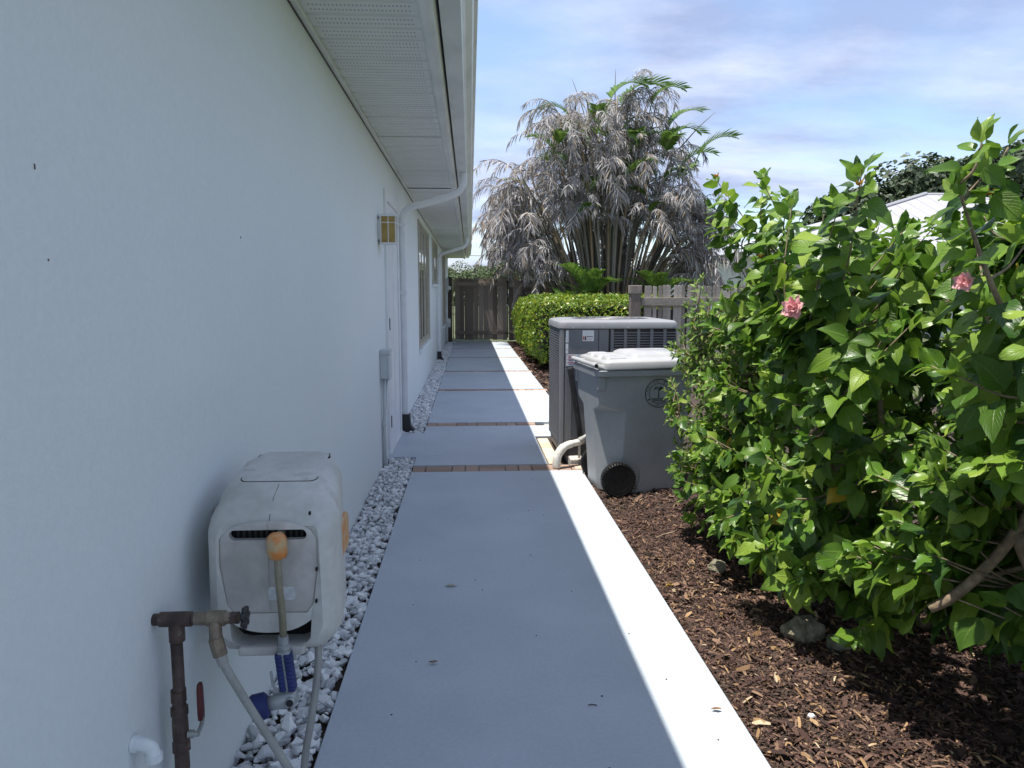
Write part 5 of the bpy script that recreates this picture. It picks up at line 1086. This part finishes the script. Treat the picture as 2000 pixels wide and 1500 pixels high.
DEAD = [frond_mesh('dead_frond', random.uniform(1.3, 1.9), R(random.uniform(25, 80)), R(random.uniform(70, 165)), 30, random.uniform(.26, .46), True, 500 + i, m_dead, .028) for i in range(16)]
GREEN = [frond_mesh('green_frond', random.uniform(1.5, 1.9), R(random.uniform(66, 84)), R(random.uniform(80, 140)), 52, .60, False, 560 + i, m_frond, .048) for i in range(6)]
palm = thing('palm_clump', (3.7, 20.6, 0), 'tall palm clump with hanging dead grey fronds and a few green ones', 'palm')
def place(me, name, p, yaw, par, sc=1.0, tilt=0.0):
    o = bpy.data.objects.new(name, me); COL.objects.link(o); o.location = p; o.rotation_euler = (random.uniform(-.12, .12), tilt, yaw); o.scale = (sc, sc, sc * random.uniform(.9, 1.1)); put(o, par); return o
rp_ = np.random.default_rng(77); PB = np.array([3.75, 20.5, 0.0]); nd = 0
extra_f = []
for i in range(190):
    a = rp_.uniform(0, 2 * np.pi); k = math.sqrt(rp_.uniform(0.02, 1)); el = rp_.uniform(-.05, 1.0)
    # tip somewhere in a tall dome: outer canes lean out and stay lower
    rad = rp_.uniform(.25, 1.0); sx_ = math.cos(a) * rad; sy_ = math.sin(a) * rad; top = math.sqrt(max(0.05, 1 - rad * rad))
    z = 1.9 + 5.05 * (top * rp_.uniform(.35, 1.0) + 0.04)
    if rad > .8: z = rp_.uniform(1.5, 4.4)
    if i >= 140: sx_ = rp_.choice((-1, 1)) * rp_.uniform(.62, .97); sy_ = rp_.uniform(-.7, .5); rad = 1.0; a = 0.0 if sx_ > 0 else math.pi; z = rp_.uniform(2.5, 4.3) if sx_ < 0 else rp_.uniform(1.5, 4.2)
    if abs(sx_) < .55 and z < 3.3: z = rp_.uniform(3.4, 6.2)
    tip = np.array([3.68 + 2.95 * sx_, 20.6 + 1.6 * sy_, z]); b0 = PB + np.array([1.35 * sx_ * rp_.uniform(.5, 1), 0.85 * sy_ * rp_.uniform(.5, 1), -.08])
    mid = b0 + (tip - b0) * np.array([.36, .36, .55]); pts = bez(b0, mid, tip, n=6); rr_ = rp_.uniform(.022, .042)
    MB().tube(pts, [rr_ * (1.15 - .45 * j / (len(pts) - 1)) for j in range(len(pts))], 7).obj('cane', m_cane, palm, smooth=True)
    for q in range(4):
        aa = a + rp_.normal() * (0.8 if rad > .55 else 2.5); pz = tip + (mid - tip) / np.linalg.norm(mid - tip) * (.22 * q)
        sc_f = rp_.uniform(.5, 1.05); me_f = DEAD[int(rp_.integers(16))]
        if nd < 295: place(me_f, 'dead_frond', tuple(pz), aa, palm, sc_f); nd += 1
        else: extra_f.append((me_f, pz, aa, sc_f))
for i in range(60): extra_f.append((DEAD[int(rp_.integers(16))], np.array([rp_.uniform(2.4, 5.2), rp_.uniform(21.2, 22.0), rp_.uniform(1.2, 3.6)]), rp_.uniform(0, 6.28), rp_.uniform(.6, 1.0)))
Vs, Fs, o_ = [], [], 0
for me_f, pz, aa, sc_f in extra_f:
    v = np.array([q.co for q in me_f.vertices]) * sc_f; f = np.array([p.vertices for p in me_f.polygons]); c_, s_ = math.cos(aa), math.sin(aa)
    v = v @ np.array([[c_, s_, 0], [-s_, c_, 0], [0, 0, 1]]) + pz; Vs.append(v); Fs.append(f + o_); o_ += len(v)
stuff(link('inner_fronds', fast_mesh('inner_fronds', np.vstack(Vs), np.vstack(Fs)), m_dead, palm))
def at_px(px, py, Y): 
    return (px - 918) / 1450 * Y * 1.0, Y, 1.35 + (575 - py) / 1450 * Y
for (x, z, Y, yaw, sc_g) in tuple((rp_.uniform(1.9, 5.6), rp_.uniform(3.4, 5.9), rp_.uniform(19.1, 20.0), rp_.uniform(0, 6.3), rp_.uniform(.35, .7)) for _ in range(16)) + ((3.5, 6.3, 19.3, 0.4, .9), (4.6, 6.2, 19.4, 0.0, .7), (2.6, 6.0, 19.5, 2.8, .6), (3.0, 5.2, 19.0, 2.5, .6), (5.0, 5.3, 19.2, .4, .8), (2.2, 5.0, 19.4, 3.3, .6), (4.0, 6.35, 20.2, 0.1, 1.0), (5.3, 5.9, 20.4, 0.2, .85), (3.9, 5.2, 19.6, 3.0, .9), (4.15, 5.0, 19.6, 0.2, .9), (6.0, 5.05, 20.0, -.1, .85), (3.3, 5.7, 20.5, 2.9, .8), (5.1, 4.4, 19.7, .3, .6), (5.6, 4.5, 19.8, .9, .7), (1.6, 4.3, 20.4, 3.2, .5), (4.7, 5.6, 21, 1.8, .8), (3.3, 4.2, 19.5, 2.2, .5)):
    o = place(GREEN[int(rp_.integers(6))], 'green_frond', (x, Y, z - 0.25), yaw, palm, sc_g)
for (x, y, z, lx, lz_) in ((3.2, 20.2, 5.6, -.5, 1.4), (2.9, 20.3, 5.5, -.2, 1.0), (5.7, 20.3, 5.3, .9, .9), (3.7, 20.0, 4.6, -1.0, .8), (3.9, 20.4, 6.0, 0.0, 1.3)):
    MB().tube(bez((x, y, z), (x + lx * .5, y, z + lz_ * .55), (x + lx, y, z + lz_), n=4), list(np.linspace(.02, .005, 9)), 5).obj('bare_rachis', m_cane, palm, smooth=True)
GREEN2 = [frond_mesh('frond', 1.25, R(80), R(70 + 15 * i), 30, .34, False, 600 + i, m_frond, .036) for i in range(3)]
for nm, lb, (x, y), k_ in (('young_palm', 'young green palm with an upright frond at the foot of the dead palms', (3.05, 19.0), 1.15), ('young_palm', 'low young palm with arching fronds left of the upright one above the hedge', (2.45, 18.9), 0.85), ('young_palm', 'dark young palm near the right side of the clump behind the picket fence', (4.9, 19.2), 1.1)):
    yp = thing(nm, (x, y, 0), lb, 'palm', 'young palms behind the hedge')
    MB().tube([(x, y, -.06), (x, y, .5 * k_), (x + .02, y, 0.95 * k_)], [.05, .04, .025], 7).obj('stem', m_cane, yp, smooth=True)
    for q in range(8):
        place(GREEN2[q % 3], 'frond', (x, y, (0.75 + .04 * q) * k_), q * 2.4 + .5, yp, k_ * random.uniform(.7, 1.1))

# ------------------------------------------------------------------ trees far off, neighbour's house, wire
m_oak = mat('oak_leaf', (0.020, 0.038, 0.014), (0.05, 0.078, 0.026), rough=0.55, by='both', lo=0.1, hi=0.9, scale=.5, transl=0.15)
m_far = mat('far_tree_leaf', (0.04, 0.07, 0.024), (0.11, 0.15, 0.05), rough=0.55, by='both', lo=0.1, hi=0.9, scale=.5, transl=0.15)
def tree(name, label, group, x, y, h, rx, rz, n, leaf, m, seed, trunk_r=.2, lobes=14):
    r = np.random.default_rng(seed); t = thing(name, (x, y, 0), label, 'tree', group); cz = h - rz
    tb = MB(); tb.tube(bez((x, y, -.1), (x + r.normal() * .15, y, cz * .5), (x, y, cz), n=5), list(np.linspace(trunk_r, trunk_r * .5, 11)), 8)
    C = []
    for i in range(lobes):
        u = r.normal(size=3); u /= np.linalg.norm(u); u[2] = abs(u[2]) * 1.1 - .25; k = r.uniform(.45, .8); c = np.array([x + rx * u[0] * k, y + rx * u[1] * k, cz + rz * u[2] * k]); C.append((c, rx * r.uniform(.28, .48)))
        tb.tube(bez((x, y, cz * r.uniform(.55, .95)), tuple((np.array([x, y, cz]) + c) / 2 + np.array([0, 0, -.1])), tuple(c), n=3), list(np.linspace(trunk_r * .4, trunk_r * .08, 7)), 5)
    tb.obj('trunk', m_bark, t, smooth=True)
    P = []; Nn = []
    for i in range(n):
        c, rad = C[int(r.integers(lobes))]; u = r.normal(size=3); u /= np.linalg.norm(u); k = r.uniform(.5, 1.0) ** .4; P.append(c + u * rad * k * np.array([1, 1, .72])); Nn.append(u + np.array([0, 0, .5]))
    V, F = leaf_cloud(np.array(P), np.array(Nn), r, leaf, .6); stuff(link('crown', fast_mesh('crown', V, F), m, t))
tree('oak_tree', 'dark spreading tree above the white roof in the distance', 'dark trees behind the neighbouring house', 28.0, 47, 9.7, 6.6, 4.0, 24000, .46, m_oak, 81, .35, 34)
tree('oak_tree', 'dark tree with a higher crown farther right behind the tallest shrub', 'dark trees behind the neighbouring house', 35.0, 46, 11.2, 6.0, 4.4, 22000, .46, m_oak, 82, .35, 30)
tree('oak_tree', 'dark tree at the far right edge peeking past the tall shrub', 'dark trees behind the neighbouring house', 42.5, 50, 10.6, 5.0, 4.0, 16000, .46, m_oak, 83, .35, 18)
FG = 'small distant trees beyond the gate'
for i, (x, y, h, rx, lb) in enumerate(((-1.3, 78, 5.0, 2.2, 'distant round tree just right of the house corner beyond the gate'), (1.3, 84, 5.4, 2.4, 'distant domed tree beyond the gate left of the dark one'), (2.2, 60, 4.2, 1.8, 'distant dark bushy tree above the middle of the gate'), (3.6, 58, 5.2, 2.4, 'tallest distant tree above the gate beside the palm clump'), (-2.0, 55, 3.5, 2.0, 'low yellowish distant bush tree against the house end'), (0.5, 56, 3.6, 2.2, 'low pale green distant tree just above the gate boards'), (5.5, 60, 4.6, 2.6, 'distant tree half hidden behind the left dead fronds'))):
    tree('distant_tree', lb, FG, x, y, h, rx, h * .42, 4500, .17, m_far if i != 2 else m_oak, 90 + i, .14, 12)
tl = []
P = []; r = np.random.default_rng(8)
for i in range(20000):
    x = r.uniform(-40, 60); P.append((x, r.uniform(92, 100), r.uniform(0, 3.4 + 1.2 * math.sin(x * .35) + .8 * math.sin(x * 1.1))))
V, F = leaf_cloud(np.array(P), np.tile(np.array([0, -.5, .7]), (20000, 1)), r, .7, .6); o = stuff(link('treeline', fast_mesh('treeline', V, F), m_far)); o['label'] = 'band of green trees low on the horizon'
nb_ = thing('neighbour_house', (17, 32, 0), 'neighbouring white house with a pale hipped metal roof behind the shrubs', 'house')
m_nw = mat('neighbour_wall', (0.62, 0.60, 0.56), (0.70, 0.68, 0.64), rough=0.8, scale=2, bump=.1)
m_mroof = mat('white_metal_roof', (0.38, 0.38, 0.395), (0.42, 0.42, 0.435), rough=0.4, scale=.6)
NX0, NX1, NY0, NY1 = 9.5, 29.0, 24.5, 35.5; NE = 2.75
wbn = MB(); wbn.box(NX0, NX1, NY0, NY1, -.1, NE); wno = wbn.obj('wall', m_nw, nb_)
cut(wno, [tmp(MB().box(a, a + 1.5, NY0 - .2, NY0 + .12, .9, 2.2)) for a in (11, 14.5, 18, 21.5)])
for a in (11, 14.5, 18, 21.5):
    wo_ = MB().box(a, a + .06, NY0 + .03, NY0 + .09, .9, 2.2).box(a + 1.44, a + 1.5, NY0 + .03, NY0 + .09, .9, 2.2).box(a + .06, a + 1.44, NY0 + .03, NY0 + .09, .9, .96).box(a + .06, a + 1.44, NY0 + .03, NY0 + .09, 2.14, 2.2).box(a + .72, a + .78, NY0 + .03, NY0 + .09, .96, 2.14).obj('window', m_white, nb_)
    MB().box(a + .06, a + 1.44, NY0 + .055, NY0 + .06, .96, 2.14).obj('pane', m_glass, wo_)
e = .55; ry = (NY0 + NY1) / 2; hz_ = 5.4; q1, q2 = 18.6, 20.0
A_, B_2, C_, D_ = (NX0 - e, NY0 - e, NE), (NX1 + e, NY0 - e, NE), (NX1 + e, NY1 + e, NE), (NX0 - e, NY1 + e, NE); R1, R2_ = (q1, ry, hz_), (q2, ry, hz_)
rfm = MB().add([A_, B_2, C_, D_, R1, R2_], [(0, 1, 5, 4), (1, 2, 5), (2, 3, 4, 5), (3, 0, 4), (3, 2, 1, 0)]); rf = rfm.obj('roof', m_mroof, nb_)
for i in range(50):
    x = NX0 - e + .2 + i * .62
    if x > NX1 + e: break
    t = min(1, max(0, (x - (NX0 - e)) / (q1 - NX0 + e)), (NX1 + e - x) / (NX1 + e - q2)); y1_, z1_ = NY0 - e + (ry - NY0 + e) * t, NE + (hz_ - NE) * t
    if t > .05: MB().add([(x - .012, NY0 - e, NE + .005), (x + .012, NY0 - e, NE + .005), (x + .012, y1_, z1_ + .005), (x - .012, y1_, z1_ + .005), (x - .012, NY0 - e, NE + .014), (x + .012, NY0 - e, NE + .014), (x + .012, y1_, z1_ + .014), (x - .012, y1_, z1_ + .014)], [(4, 5, 6, 7), (0, 4, 7, 3), (1, 2, 6, 5), (0, 1, 5, 4)]).obj('standing_seam', m_mroof, rf)
hr = MB(); hr.tube([(A_[0], A_[1], A_[2] + .03), (R1[0], R1[1], R1[2] + .04)], .07, 6); hr.tube([R1, R2_], .07, 6); hr.tube([B_2, R2_], .07, 6); hr.obj('ridge_cap', m_mroof, rf)
MB().box(NX0 - e, NX1 + e, NY0 - e - .02, NY0 - e + .02, NE - .18, NE - .01).obj('fascia', m_white, nb_)
wr = MB(); wr.tube([(-30 + 2 * i, 55, 4.0 + .0016 * (i - 25) ** 2) for i in range(50)], .02, 4); o = wr.obj('overhead_wire', m_black); tag(o, 'thin overhead wire crossing the sky beyond the house end', 'wire')
print('leaves', n1_, n2_, n3_, n4_, n5_, 'dead', nd, 'objs', len(bpy.data.objects))
